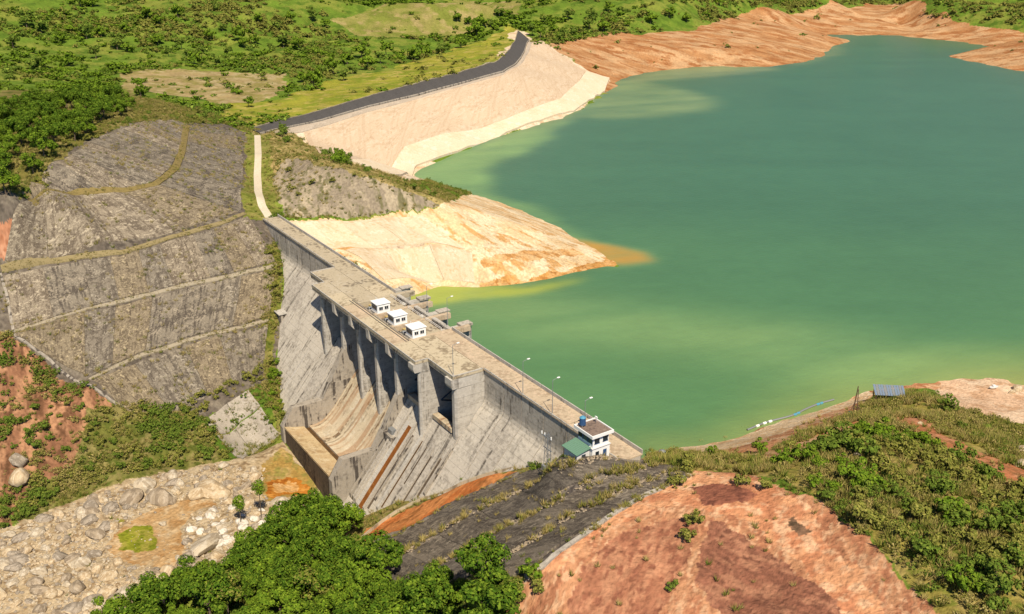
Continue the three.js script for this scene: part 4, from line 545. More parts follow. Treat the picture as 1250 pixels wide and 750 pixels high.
// ---------------------------------------------------------------- saddle embankment with its crest road, track to the dam
{
  const dsE = [[-151.9,-562.2],[-139.7,-591.3],[-119.6,-632.5],[-99,-676],[-72.9,-729.3],[-42.4,-786.7],[-14.1,-853.2],[-2.3,-944.7],[6.3,-1105.6]], usE = [[-142.8,-547.9],[-133.9,-564.8],[-114.4,-603.4],[-94.5,-643.1],[-68.7,-684.8],[-39.8,-735.4],[-6.6,-798.1],[8.8,-888.6],[18.7,-1040.2]], brk = [[-106.2,-490.9],[-86.3,-457.3],[-80.1,-521.9],[-67.3,-602],[-46.3,-641.6],[-3,-704.8],[38.5,-780.6],[60,-870],[69.6,-922.3]], wat = [[-70.5,-419.9],[-62.1,-416.2],[-59,-450],[-59.7,-583.2],[-44.1,-612.5],[-2.3,-689.8],[49.3,-771.3],[80.9,-864.4],[91,-927.6]];
  const e = new THREE.Group();
  const riprap = concrete(C3(230, 206, 174), C3(212, 182, 148), C3(240, 220, 192), { blot: 0.7, o: 30, period: 60, rust: 0.12 }), fill = concrete(C3(250, 230, 196), C3(240, 212, 172), C3(254, 242, 220), { blot: 0.6, o: 31, period: 50 }), grey = concrete(C3(206, 190, 168), C3(176, 162, 146), C3(222, 206, 184), { o: 32, period: 40 });
  part(e, 'shoulder', drape(usE, brk, 0.02, 1, 0, 0.07, 90, 2, 0.5, 0.2, 2, 9), grey);
  part(e, 'upstream_face', drape(usE, brk, 0.07, 1, 0.072, 0.99, 110, 24, 0.45, 0.08, 2, 5), riprap);
  part(e, 'lower_berm', drape(brk, wat, 0.12, 1, 0, 1.04, 110, 12, 1.2, 0.08, 3, 6), fill);
  top(e, 'embankment_dam', 'pale curved earth embankment with a smooth stone face above the lake', 'embankment');
  const road = new THREE.Group();
  part(road, 'carriageway', drape(dsE, usE, 0, 1, 0.06, 0.9, 110, 4, 0.75, 0, 1.2), M.asphalt);
  part(road, 'kerb', drape(dsE, usE, 0, 1, 0.0, 0.05, 110, 1, 1.1, 0, 1.2), palec);
  part(road, 'kerb', drape(dsE, usE, 0, 1, 0.92, 0.97, 110, 1, 1.1, 0, 1.2), M.wall);
  top(road, 'road', 'dark asphalt road along the embankment crest', null, null, 'structure');
  const tr = trackLine = [[-144,-545.4],[-126.9,-478.3],[-121.7,-453.7],[-112.6,-418.5],[-106.9,-400.5],[-100.7,-386.9]], t = new THREE.Mesh(drape(off(tr, -1.7), off(tr, 1.7), 0, 1, 0, 1, 60, 4, 0.22, 0.1), concrete(C3(238, 224, 196), C3(214, 196, 160), C3(246, 236, 214), { o: 33, period: 14 }));
  t.castShadow = t.receiveShadow = true; top(t, 'track', 'pale gravel track from the asphalt road to the dam crest', null, null, 'structure');
}
// ---------------------------------------------------------------- things on the dam
function onDam(s, y, w, turn = 0) { const g = new THREE.Group(), [x, z] = damToWorld(s, w); g.position.set(x, y, z); g.rotation.y = damTurn + turn; return g; }
{ // gate houses
  const build = () => {
    const g = new THREE.Group();
    part(g, 'floor_slab', rbox(-2.5, 2.5, -1.6, 0, -2.45, 2.45, 0.05), M.pier);
    part(g, 'wall', box(-2.1, 2.1, 0, 2.75, -2.2, 2.2), M.white);
    const r = part(g, 'roof', rbox(-2.35, 2.35, 2.75, 2.98, -2.45, 2.45, 0.05), M.white); part(r, 'fascia', box(-2.2, 2.2, 2.6, 2.75, -2.3, 2.3), M.whiteDim);
    for (const w of [-0.95, 0.95]) { const f = part(g, 'window', box(2.1, 2.17, 0.95, 1.95, w - 0.62, w + 0.62), M.glass); part(f, 'frame', mergeGeometries([box(2.1, 2.22, 0.85, 0.95, w - 0.7, w + 0.7), box(2.1, 2.22, 1.95, 2.05, w - 0.7, w + 0.7), box(2.1, 2.22, 0.95, 1.95, w - 0.03, w + 0.03)]), M.whiteDim); }
    part(g, 'window', box(-1.7, 1.7, 0.9, 2.3, 2.2, 2.27), M.glass);
    const d = part(g, 'door', box(-1.0, 0, 0, 2.1, -2.28, -2.2), M.steel); part(d, 'handle', box(-0.25, -0.12, 0.95, 1.1, -2.36, -2.28), M.galv);
    return shadow(g);
  };
  const lab = ['white gate house with two square windows on the deck, farthest from the control house', 'middle one of three white gate houses on the spillway deck', 'white gate house with two square windows, last before the wide deck'];
  [117.0, 128.4, 140.2].forEach((s, i) => { const o = build(), q = onDam(s, 28.05, 10.6); o.position.copy(q.position); o.rotation.copy(q.rotation); top(o, 'gate_house', lab[i], 'gate house', 'white gate houses on the spillway deck'); });
  // hoist machines in the pits
  [111.2, 122.6, 134.4].forEach((s) => {
    const o = onDam(s, 26.2, 10.6); part(o, 'base_frame', mergeGeometries([box(-2.4, 2.4, 0, 0.35, -1.6, -1.25), box(-2.4, 2.4, 0, 0.35, 1.25, 1.6)]), M.steel);
    for (const w of [-1.4, 1.4]) part(o, 'drum', boxUV(new THREE.CylinderGeometry(0.6, 0.6, 1.1, 14).rotateX(Math.PI / 2).translate(0.6, 1, w)), M.galv);
    part(o, 'drive_shaft', boxUV(rod([0.6, 1, -1.8], [0.6, 1, 1.8], 0.12)), M.steel); part(o, 'motor', rbox(-1.9, -0.7, 0.3, 1.3, -0.6, 0.6, 0.08), M.yellow); part(o, 'gearbox', rbox(-0.6, 0.1, 0.3, 1.5, -0.5, 0.5, 0.08), M.yellow);
    top(shadow(o), 'gate_hoist', 'yellow and grey gate hoist in the deck pit beside a gate house', 'hoist', 'gate hoists in the deck pits');
  });
}
{ // lamp posts
  const build = (h) => { const g = new THREE.Group(); part(g, 'base', boxUV(new THREE.CylinderGeometry(0.22, 0.28, 0.5, 8).translate(0, 0.25, 0)), M.pier); part(g, 'post', boxUV(rod([0, 0.4, 0], [0, h, 0], 0.11, 0.07)), M.galv); const a = part(g, 'arm', boxUV(rod([0, h - 0.05, 0], [0, h + 0.25, -1.4], 0.06, 0.05)), M.galv); part(a, 'lamp_head', rbox(-0.22, 0.22, h + 0.15, h + 0.38, -2.1, -1.3, 0.08), M.white); return shadow(g); };
  for (const [s, w, h, l] of [[190, 6.16, 9.6, 'tall grey lamp post on the crest road kerb'], [203, 6.16, 9.6, 'tall grey lamp post on the crest road kerb'], [216, 6.16, 9.6, 'tall grey lamp post on the crest road beside the control house'], [170.2, 15.4, 9, 'tall grey lamp post at the corner of the lower deck'], [127.4, -0.3, 9.2, 'tall grey lamp post on the upstream walkway by the gate pits'], [140, -0.3, 9.2, 'tall grey lamp post on the upstream walkway by the gate pits']]) { const o = build(h), q = onDam(s, 28, w); o.position.copy(q.position); o.rotation.copy(q.rotation); top(o, 'lamp_post', l, 'lamp post', 'lamp posts on the dam'); }
}
{ // control house
  const o = onDam(222.7, 27.6, 8.75);
  part(o, 'wall', mergeGeometries([box(-2.9, 2.9, -2, 3.2, -2.5, 2.5)]), M.white);
  part(o, 'upper_wall', box(-2.7, 2.7, 3.35, 6.1, -2.3, 2.3), M.white);
  part(o, 'floor_band', rbox(-3.1, 3.1, 3.1, 3.35, -2.7, 2.7, 0.04), M.whiteDim);
  const r = part(o, 'roof', rbox(-3.3, 3.3, 6.45, 6.62, -2.9, 2.9, 0.04), M.brownroof, 'brown weathered flat roof');
  part(r, 'roof_rim', mergeGeometries([box(-3.5, 3.5, 6.1, 6.85, -3.1, -2.85), box(-3.5, 3.5, 6.1, 6.85, 2.85, 3.1), box(-3.5, -3.25, 6.1, 6.85, -2.85, 2.85), box(3.25, 3.5, 6.1, 6.85, -2.85, 2.85), box(-3.25, 3.25, 6.1, 6.4, -2.85, 2.85)]), M.white);
  for (const [x, w] of [[-1.8, 1.5], [0, 1.5], [1.8, 1.5]]) { const f = part(o, 'window', box(x - 0.75, x + 0.75, 4.2, 5.7, 2.3, 2.36), M.glass); part(f, 'frame', mergeGeometries([box(x - 0.82, x - 0.75, 4.1, 5.8, 2.3, 2.41), box(x + 0.75, x + 0.82, 4.1, 5.8, 2.3, 2.41)]), M.blue); }
  for (const z of [-1.3, 1.1]) { const f = part(o, 'window', box(2.7, 2.76, 4.2, 5.6, z - 0.7, z + 0.7), M.glass); part(f, 'frame', mergeGeometries([box(2.7, 2.8, 4.1, 4.2, z - 0.8, z + 0.8), box(2.7, 2.8, 5.6, 5.7, z - 0.8, z + 0.8)]), M.blue); }
  part(o, 'door', box(2.9, 2.96, 0, 2.2, -1.6, -0.6), M.blue); part(o, 'window', box(2.9, 2.96, 1, 2.2, 0.6, 1.6), M.glass); part(o, 'window', box(-1.2, 0.4, 1.2, 2.3, 2.5, 2.56), M.glass);
  top(shadow(o), 'control_house', 'white two-storey control house with flat brown roof at the dam end', 'building');
  const t = onDam(220.6, 34.25, 10.4); part(t, 'stand', mergeGeometries([box(-0.6, 0.6, 0.3, 0.5, -0.6, 0.6), box(-0.6, -0.45, 0, 0.3, -0.6, -0.45), box(0.45, 0.6, 0, 0.3, 0.45, 0.6), box(-0.6, -0.45, 0, 0.3, 0.45, 0.6), box(0.45, 0.6, 0, 0.3, -0.6, -0.45)]), M.galv);
  part(t, 'tank', boxUV(new THREE.CylinderGeometry(0.75, 0.8, 1.7, 14).translate(0, 1.35, 0)), M.blue); part(t, 'lid', boxUV(new THREE.CylinderGeometry(0.3, 0.78, 0.4, 14).translate(0, 2.4, 0)), M.skyblue);
  top(shadow(t), 'water_tank', 'dark blue water tank with pale lid on the control house roof', 'tank');
  const d = onDam(221, 34.25, 6.8); part(d, 'mast', boxUV(rod([0, 0, 0], [0, 1.3, 0], 0.06)), M.galv); part(d, 'dish', boxUV(new THREE.SphereGeometry(0.55, 12, 6, 0, Math.PI * 2, 0, 1.1).rotateX(-0.9).translate(0, 1.2, 0.2)), M.white);
  top(shadow(d), 'satellite_dish', 'small white dish on the control house roof', 'dish');
  const a = onDam(222.3, 27.6, 13.3); part(a, 'wall', box(-2.4, 2.4, -3, 2.4, -1.9, 1.6), M.whiteDim); part(a, 'roof', prism([[-2, 3.3], [-2, 3.45], [2.1, 2.65], [2.1, 2.5]], -2.9, 2.9), M.green, 'pale green sheet roof'); part(a, 'door', box(2.4, 2.46, 0, 2, -0.8, 0.3), M.steel);
  for (let k = 0; k < 9; k++) part(a, 'roof_rib', prism([[-2, 3.46], [-2, 3.52], [2.1, 2.72], [2.1, 2.66]], -2.7 + k * 0.66, -2.62 + k * 0.66), M.green);
  top(shadow(a), 'shed', 'small lean-to shed with pale green roof against the control house', 'shed');
}
{ // switch mast on the bank below the crest
  const [x, z] = damToWorld(211.5, 13.6), o = new THREE.Group(); o.position.set(x, H(x, z) - 0.2, z); o.rotation.y = damTurn; const h = 11;
  for (const [a, b] of [[-0.7, -0.7], [0.7, -0.7], [-0.7, 0.7], [0.7, 0.7]]) part(o, 'leg', boxUV(rod([a, 0, b], [a * 0.5, h, b * 0.5], 0.08)), M.galv);
  for (let k = 0; k < 6; k++) { const y = k * h / 6, y2 = y + h / 6, q = 0.7 - 0.35 * k / 6, q2 = 0.7 - 0.35 * (k + 1) / 6; part(o, 'brace', mergeGeometries([rod([-q, y, q], [q2, y2, q2], 0.04), rod([q, y, -q], [-q2, y2, -q2], 0.04), rod([q, y, q], [q2, y2, -q2], 0.04), rod([-q, y, -q], [-q2, y2, q2], 0.04)].map((g) => boxUV(g))), M.galv); }
  part(o, 'cross_arm', box(-2.6, 1.6, h - 1.4, h - 1.2, -0.08, 0.08), M.galv); for (const s of [-2.4, -1.2, 1.4]) part(o, 'insulator', boxUV(new THREE.CylinderGeometry(0.16, 0.16, 0.7, 8).translate(s, h - 0.85, 0)), M.white); part(o, 'cross_arm', box(-1.6, 1.6, h - 4.4, h - 4.2, -0.08, 0.08), M.galv); part(o, 'cabinet', rbox(-0.6, 0.6, 1.2, 2.6, 0.75, 1.3, 0.05), M.galv);
  top(shadow(o), 'lattice_mast', 'thin grey lattice mast with cross arms below the crest wall', 'mast');
}
{ // block at the left toe, tank by the right end
  const q = [-86.3,-337], o = new THREE.Group(); o.position.set(q[0], H(q[0], q[1]), q[1]); o.rotation.y = damTurn; part(o, 'wall', box(-2.2, 2.2, -3, 3, -1.8, 1.8), M.wall); part(o, 'cover_slab', rbox(-2.6, 2.6, 3, 3.35, -2.2, 2.2, 0.05), M.pier);
  top(shadow(o), 'valve_chamber', 'small concrete chamber with flat lid at the left edge of the dam face', 'chamber');
  const t = new THREE.Group(), p = [40.8,-229.9]; t.position.set(p[0], H(p[0], p[1]), p[1]); part(t, 'tank', boxUV(new THREE.CylinderGeometry(0.9, 0.9, 1.6, 14).translate(0, 0.9, 0)), M.blue); part(t, 'lid', boxUV(new THREE.CylinderGeometry(0.3, 0.92, 0.35, 14).translate(0, 1.87, 0)), M.galv);
  top(shadow(t), 'drum', 'dull blue drum standing on the ground past the dam end', 'drum');
}
// ---------------------------------------------------------------- rocks
function rockGeo(seed, d = 2, flat = 0.75) {
  reseed(seed); const g = new THREE.IcosahedronGeometry(1, d), p = g.attributes.position, ox = rr(0, 90), cuts = [];
  for (let k = 0; k < 7; k++) cuts.push([new THREE.Vector3(rr(-1, 1), rr(-0.6, 1), rr(-1, 1)).normalize(), rr(0.5, 0.85)]);
  const v = new THREE.Vector3();
  for (let i = 0; i < p.count; i++) { v.fromBufferAttribute(p, i); const n = v.clone(); let r = 1 + 0.22 * fbm(n.x * 1.7 + ox, n.y * 1.7 + n.z * 1.3, 3); v.multiplyScalar(r); for (const [c, q] of cuts) { const t = v.dot(c); if (t > q) v.addScaledVector(c, (q - t) * 0.9); } p.setXYZ(i, v.x, v.y * flat, v.z); }
  const o = toCreasedNormals(g, 0.55); const q = o.attributes.position, uv = new Float32Array(q.count * 2); for (let i = 0; i < q.count; i++) { uv[i * 2] = q.getX(i) + q.getY(i) * 0.4; uv[i * 2 + 1] = q.getZ(i) + q.getY(i) * 0.7; } o.setAttribute('uv', new THREE.BufferAttribute(uv, 2)); return o;
}
const rockTex = (b, d, p, o) => mat({ map: tex(256, 256, (i, j, u, v) => { const n = smooth(-0.1, 0.35, tfbm(u, v, 5, 5, o)), m = smooth(0.05, 0.4, tfbm(u, v, 8, 4, o + 3)), g = 1 + 0.3 * tfbm(u, v, 60, 2, o + 6); return [0, 1, 2].map((k) => lerp(lerp(b[k], d[k], n * 0.7), p[k], m * 0.7) * g); }, true, 0.5), bumpMap: concBump, bumpScale: 0.05, roughness: 0.95 });
const rockM = [rockTex(C3(214, 198, 170), C3(168, 152, 128), C3(232, 220, 198), 40), rockTex(C3(186, 168, 142), C3(136, 121, 102), C3(208, 192, 168), 41), rockTex(C3(220, 198, 162), C3(178, 152, 116), C3(238, 222, 192), 42), rockTex(C3(184, 170, 150), C3(136, 124, 108), C3(208, 196, 178), 43)];
const rockG = [1, 2, 3, 4, 5, 6].map((s) => rockGeo(s * 13, 2)), stoneG = [7, 8, 9].map((s) => rockGeo(s * 17, 1));
function boulder(x, z, r, name, label, group, m, gi, stretch = 1, sink = 0.3, yoff = 0) {
  const o = new THREE.Mesh(rockG[gi % rockG.length], m); o.position.set(x, H(x, z) + r * (0.75 - sink - 0.3) + yoff, z); o.scale.set(r * stretch, r, r); o.rotation.set(rr(-0.2, 0.2), rr(0, 6.28), rr(-0.2, 0.2)); o.castShadow = o.receiveShadow = true; top(o, name, label, 'boulder', group);
}
reseed(404);
for (const [q, r, l, m, s] of [
  [[-111.4,-253.2], 3.0, 'pale rounded boulder at the foot of the bushy bank, highest of the big three', 0, 1.15], [[-112.6,-245.6], 3.5, 'large brownish grey boulder with a ridge, beside the muddy pool', 1, 1.1], [[-104.3,-246.8], 3.6, 'large rounded tan boulder between the pale boulder and the pool', 1, 1.15],
  [[-89.5,-251.1], 3.8, 'broad flat-topped pinkish boulder below the apron slabs', 2, 1.5], [[-93.9,-249.5], 2.8, 'low tan boulder joined to the flat-topped boulder', 2, 1.4], [[-117.5,-241.2], 2.4, 'dark grey boulder at the left of the big boulders', 3, 1], [[-145.4,-247.1], 3.6, 'tan block of rock in the red bank, lower of two', 2, 1], [[-147.2,-251.5], 3.0, 'dark grey rock perched in the red bank above the tan block', 3, 1],
  [[-84.2,-223.5], 3.4, 'long pale rock slab along the edge of the woods', 0, 2.0], [[-87.5,-217], 2.4, 'grey pointed boulder near the trees below the muddy pool', 3, 1.3], [[-68,-245.1], 2.6, 'white boulder below the orange pool beside the trees', 0, 1.4], [[-100,-235], 1.2, 'small white rock standing in the mud flat', 0, 1],
]) boulder(q[0], q[1], r, 'boulder', l, null, rockM[m], Math.floor(rnd() * 6), s, 0.25);
const riverPoly = [[-143.7,-220.4],[-142.2,-226.6],[-133.5,-237.6],[-125.4,-246.8],[-110.1,-259],[-91.6,-265.4],[-83.2,-262.6],[-77.4,-264.9],[-76.3,-252.6],[-71.8,-246.3],[-67.8,-244.2],[-67.7,-228.8],[-73.2,-223.3],[-79.3,-209.7],[-90.3,-207.1],[-99,-196.4],[-129.1,-191]], mudPoly = [[-112.2,-224.9],[-111.3,-234.5],[-105.6,-241.9],[-99.7,-246.1],[-89,-248.7],[-86.2,-243.8],[-93.5,-239],[-93.3,-231],[-89.6,-222.3],[-91.1,-215.7],[-95,-214.3],[-102.2,-215.9],[-107.7,-218.9]];
const bbox = (p) => [Math.min(...p.map((q) => q[0])), Math.max(...p.map((q) => q[0])), Math.min(...p.map((q) => q[1])), Math.max(...p.map((q) => q[1]))];
function scatter(poly, n, fn, avoid, seed) { reseed(seed); const [a, b, c, d] = bbox(poly); let k = 0, tries = 0; while (k < n && tries++ < n * 40) { const x = rr(a, b), z = rr(c, d); if (!inPoly(poly, x, z) || (avoid && avoid(x, z))) continue; fn(x, z, k); k++; } }
scatter(riverPoly, 285, (x, z, k) => { const r = 0.55 + 1.9 * Math.pow(rnd(), 2.2); boulder(x, z, r, 'boulder', r > 1.3 ? 'large tan boulder, metres wide, among smaller stones of the dry riverbed' : r > 0.8 ? 'middle-sized angular boulder among the jumbled stones of the dry riverbed' : 'small pale boulder among the jumbled stones of the dry riverbed', r > 1.3 ? 'large riverbed boulders' : r > 0.8 ? 'middle-sized riverbed boulders' : 'small riverbed boulders', rockM[Math.floor(rnd() * 4)], Math.floor(rnd() * 6), rr(0.9, 1.5), 0.35); }, (x, z) => inPoly(mudPoly, x, z), 71);
const whiteRock = rockTex(C3(240, 232, 216), C3(196, 184, 164), C3(250, 246, 236), 47);
scatter([[-93.4,-234.2],[-87.4,-243],[-71,-242.6],[-66.8,-233.1],[-76.9,-224.5],[-87.8,-223.7]], 34, (x, z) => boulder(x, z, rr(0.6, 1.5), 'white_boulder', 'whitish boulder in the bright rubble between the mud flat and the wood', 'white boulders beside the mud flat', whiteRock, Math.floor(rnd() * 6), rr(0.9, 1.5), 0.3), null, 73);
// instanced ground cover
const dummy = new THREE.Object3D(), tmpC = new THREE.Color();
function spread(name, label, geo, m, spots, tint) {
  const o = new THREE.InstancedMesh(geo, m, spots.length); spots.forEach((s, i) => { dummy.position.set(s.x, s.y, s.z); dummy.rotation.set(s.rx || 0, s.ry || 0, s.rz || 0); dummy.scale.set(s.sx, s.sy, s.sz || s.sx); dummy.updateMatrix(); o.setMatrixAt(i, dummy.matrix); if (tint) o.setColorAt(i, tmpC.setRGB(...tint(s, i))); });
  o.instanceMatrix.needsUpdate = true; o.castShadow = o.receiveShadow = true; top(o, name, label, null, null, 'stuff'); return o;
}
{
  const S = [[], [], []];
  scatter(riverPoly, 5000, (x, z) => { const r = 0.12 + 0.5 * Math.pow(rnd(), 3); S[Math.floor(rnd() * 3)].push({ x, y: H(x, z) + r * 0.15, z, sx: r * rr(0.9, 1.6), sy: r, sz: r, ry: rr(0, 6.28), rx: rr(-0.3, 0.3) }); }, (x, z) => inPoly(mudPoly, x, z) && rnd() > 0.04, 72);
  S.forEach((s, i) => spread('river_stones', ['loose pale stones covering the dry riverbed', 'grey cobbles strewn between the riverbed boulders', 'tan cobbles strewn over the dry riverbed'][i], stoneG[i], rockM[[0, 3, 2][i]], s));
}
{ // pale rubble in the joints of the dark strips
  const S = []; reseed(74); for (const L of [L1, L2, L3]) { const R = resample(L, 200); for (let i = 0; i < 420; i++) { const k = Math.floor(rnd() * 200); if (rnd() > smooth(-0.35, 0.2, fbm(k / 14 + L[0][0], 9, 2))) continue; const x = R[k][0] + rr(-1.5, 1.5), z = R[k][1] + rr(-1.5, 1.5), r = rr(0.12, 0.4); S.push({ x, y: H(x, z) + 0.25, z, sx: r * rr(1, 1.8), sy: r, sz: r, ry: rr(0, 6.28) }); } }
  spread('rubble', 'pale rubble lying in the joints of the dark strips', stoneG[0], rockM[1], S);
}
// ---------------------------------------------------------------- leaves, trees, shrubs
function leafCloud(seed, lobes, n, size, tones, flat = 0.8) {
  reseed(seed); const P = new Float32Array(n * 18), Cc = new Float32Array(n * 18), v = new THREE.Vector3(), a = new THREE.Vector3(), b = new THREE.Vector3(), nn = new THREE.Vector3(); let k = 0;
  const wsum = lobes.reduce((s, l) => s + l[3] * l[3], 0);
  for (let i = 0; i < n; i++) {
    let t = rnd() * wsum, L = lobes[0]; for (const l of lobes) { t -= l[3] * l[3]; if (t <= 0) { L = l; break; } }
    v.set(rr(-1, 1), rr(-0.75, 1), rr(-1, 1)).normalize(); nn.copy(v); const rad = L[3] * (0.6 + 0.45 * Math.pow(rnd(), 0.6)); v.set(L[0] + v.x * rad, L[1] + v.y * rad * flat, L[2] + v.z * rad);
    nn.x += rr(-0.6, 0.6); nn.y += rr(-0.2, 0.9); nn.z += rr(-0.6, 0.6); nn.normalize(); a.set(rr(-1, 1), rr(-1, 1), rr(-1, 1)).cross(nn).normalize(); b.copy(nn).cross(a);
    const s = size * rr(0.6, 1.25), w = s * rr(0.5, 0.8), c = tones[Math.floor(rnd() * tones.length)], g = rr(0.75, 1.25);
    const q = [v.clone().addScaledVector(a, -s), v.clone().addScaledVector(b, w), v.clone().addScaledVector(a, s), v.clone().addScaledVector(b, -w)]; q[1].addScaledVector(nn, -s * 0.25); q[3].addScaledVector(nn, -s * 0.25);
    for (const j of [0, 1, 2, 0, 2, 3]) { P[k] = q[j].x; P[k + 1] = q[j].y; P[k + 2] = q[j].z; Cc[k] = c[0] * g; Cc[k + 1] = c[1] * g; Cc[k + 2] = c[2] * g; k += 3; }
  }
  const g = new THREE.BufferGeometry(); g.setAttribute('position', new THREE.BufferAttribute(P, 3)); g.setAttribute('color', new THREE.BufferAttribute(Cc, 3)); g.computeVertexNormals(); return g;
}
const leafM = new THREE.MeshPhysicalMaterial({ vertexColors: true, side: THREE.DoubleSide, roughness: 1, specularIntensity: 0.1 });
const barkM = mat({ color: col(C3(126, 110, 94)), roughness: 1 });
const LEAF = { deep: [[0.04, 0.082, 0.007], [0.072, 0.128, 0.011], [0.118, 0.176, 0.016]], bright: [[0.10, 0.165, 0.012], [0.145, 0.21, 0.018], [0.078, 0.135, 0.011]], olive: [[0.165, 0.168, 0.032], [0.21, 0.198, 0.046], [0.13, 0.145, 0.026]], dry: [[0.28, 0.22, 0.075], [0.22, 0.19, 0.055], [0.33, 0.27, 0.10]], mid: [[0.10, 0.15, 0.02], [0.135, 0.175, 0.026], [0.078, 0.125, 0.016]] };
function crownLobes(seed, R, Hc, n) { reseed(seed); const l = [[0, Hc, 0, R * 0.5]]; for (let i = 0; i < n; i++) { const a = i * 2.4 + rr(-0.5, 0.5), t = rr(-0.5, 0.75), d = R * Math.sqrt(1 - t * t * 0.8) * rr(0.5, 0.85), y = Hc + R * t * 0.85; l.push([Math.cos(a) * d, y, Math.sin(a) * d, R * rr(0.2, 0.4)]); } return l; }
function trunkGeo(seed, h, r, lobes, k = 5) { reseed(seed); const gs = [], b = [rr(-0.3, 0.3), h * 0.55, rr(-0.3, 0.3)]; gs.push(rod([0, -0.6, 0], b, r, r * 0.7, 7)); for (const l of lobes.slice(0, k)) gs.push(rod(b, [l[0], l[1], l[2]], r * 0.5, r * 0.12, 5)); return mergeGeometries(gs.map((g) => g.toNonIndexed())); }
// a kind of plant: several builds that copies share
function kind(seed, count, { R, h, n, lobes, size, tones, r, flat }) { const out = []; for (let i = 0; i < count; i++) { const L = crownLobes(seed + i * 7, R, h, lobes); out.push({ crown: leafCloud(seed + i, L, n, size, tones, flat), trunk: trunkGeo(seed + i * 3, h, r, L) }); } return out; }
function plant(K, i, x, z, s, name, label, category, group, parts = ['trunk', 'crown'], sy = 1) {
  const k = K[i % K.length], g = new THREE.Group(); g.position.set(x, H(x, z) - 0.15 * s, z); g.rotation.y = rr(0, 6.28); g.scale.set(s, s * sy, s);
  part(g, parts[0], k.trunk, barkM); part(g, parts[1], k.crown, leafM); return top(g, name, label, category, group);
}
const bigTree = kind(501, 6, { R: 4.4, h: 6.2, n: 2600, lobes: 15, size: 0.3, tones: LEAF.deep, r: 0.28, flat: 0.8 }), brightTree = kind(541, 4, { R: 4.2, h: 5.6, n: 2400, lobes: 12, size: 0.3, tones: LEAF.bright, r: 0.26, flat: 0.8 });
const oliveTree = kind(551, 2, { R: 3.6, h: 5.6, n: 2000, lobes: 12, size: 0.28, tones: [...LEAF.deep, ...LEAF.olive], r: 0.22, flat: 0.9 });
const shrubG = kind(561, 5, { R: 1.6, h: 1.3, n: 420, lobes: 7, size: 0.2, tones: LEAF.mid, r: 0.07, flat: 0.85 }), shrubO = kind(581, 5, { R: 1.5, h: 1.2, n: 380, lobes: 7, size: 0.2, tones: LEAF.olive, r: 0.07, flat: 0.9 }), shrubB = kind(601, 3, { R: 1.6, h: 1.4, n: 420, lobes: 6, size: 0.2, tones: LEAF.bright, r: 0.07, flat: 0.9 });
const farTree = kind(621, 5, { R: 4.6, h: 5, n: 420, lobes: 8, size: 0.75, tones: LEAF.bright, r: 0.3, flat: 0.8 }), farOlive = kind(641, 4, { R: 4.4, h: 4.4, n: 380, lobes: 8, size: 0.75, tones: LEAF.mid, r: 0.3, flat: 0.75 });
const spaced = (list, d) => (x, z) => { for (const q of list) if (Math.hypot(q[0] - x, q[1] - z) < d) return true; list.push([x, z]); return false; };
// wood below the camera
{
  const near = (k) => { const s = rr(0.6, 1.45), z = s > 1.15 ? 'tall' : s > 0.85 ? 'middle-sized' : 'low', c = k % 3 ? (k % 9 === 4 ? 'olive' : 'dark green') : 'bright green'; return [s, 'tree', z + ' ' + c + ' leafy tree in the wood between riverbed and dark strips', 'tree', z + ' ' + c + ' trees of the near wood']; };
  const poly = [[-98.1,-179.4],[-94.8,-190.9],[-85.9,-197.5],[-77,-207.3],[-70.1,-212],[-63.5,-226.2],[-58.6,-245.7],[-48.2,-233.2],[-41.6,-213.7],[-29.7,-186.5],[-18.3,-168.3],[-13.3,-167.6],[-5.6,-156.6],[0,-151.5],[3.8,-145],[2.2,-139.2],[-56.9,-162.8]], seen = [];
  scatter(poly, 112, (x, z, k) => plant(k % 3 ? (k % 9 === 4 ? oliveTree : bigTree) : brightTree, k, x, z, ...near(k)), (x, z) => spaced(seen, 3.7)(x, z), 81);
  reseed(33);
  for (const [q, h, s, l] of [[[-71.9,-235.7], 12, 0.55, 'slender tall tree with a small crown beside the riverbed, taller of two'], [[-77.1,-233.1], 8.5, 0.55, 'slender tree with a small round crown beside the riverbed, shorter of two']]) {
    const g = new THREE.Group(); g.position.set(q[0], H(q[0], q[1]), q[1]); part(g, 'trunk', mergeGeometries([rod([0, -0.4, 0], [0.2, h * 0.7, 0], 0.16, 0.1), rod([0.2, h * 0.7, 0], [-0.3, h, 0.2], 0.1, 0.03), rod([0.2, h * 0.7, 0], [1.2, h * 0.95, 0], 0.06, 0.02)].map((t) => t.toNonIndexed())), barkM);
    const L = [[0.1, h - 0.4, 0, 1.7], [0.9, h - 1.6, 0.5, 1.2], [-0.9, h - 1.4, -0.3, 1.1], [0.2, h - 2.6, 0, 1.2], [0.5, h + 0.7, 0, 0.9]]; part(g, 'crown', leafCloud(900 + h, L, 900, 0.24, LEAF.bright, 0.9), leafM); top(g, 'slender_tree', l, 'tree');
  }
}
// wood on the hilltop left
{
  const hill = (k) => { const s = rr(0.85, 1.35), z = s > 1.1 ? 'tall' : 'lower', c = k % 4 ? 'dark green' : 'light green'; return [s, 'tree', z + ' ' + c + ' tree in the wood on the hilltop above the grey slope', 'tree', z + ' ' + c + ' trees of the hilltop wood']; };
  const poly = [[-250.2,-445.4],[-248.1,-471.4],[-237.4,-500.5],[-230.4,-544.7],[-217.4,-558],[-192.8,-501.1],[-184.9,-451],[-183.5,-410.8],[-176.7,-365.1],[-174.7,-345],[-179.3,-329.2],[-189,-325.4]], seen = [];
  scatter(poly, 75, (x, z, k) => plant(k % 4 ? bigTree : brightTree, k, x, z, ...hill(k)), (x, z) => spaced(seen, 5)(x, z), 83);
}
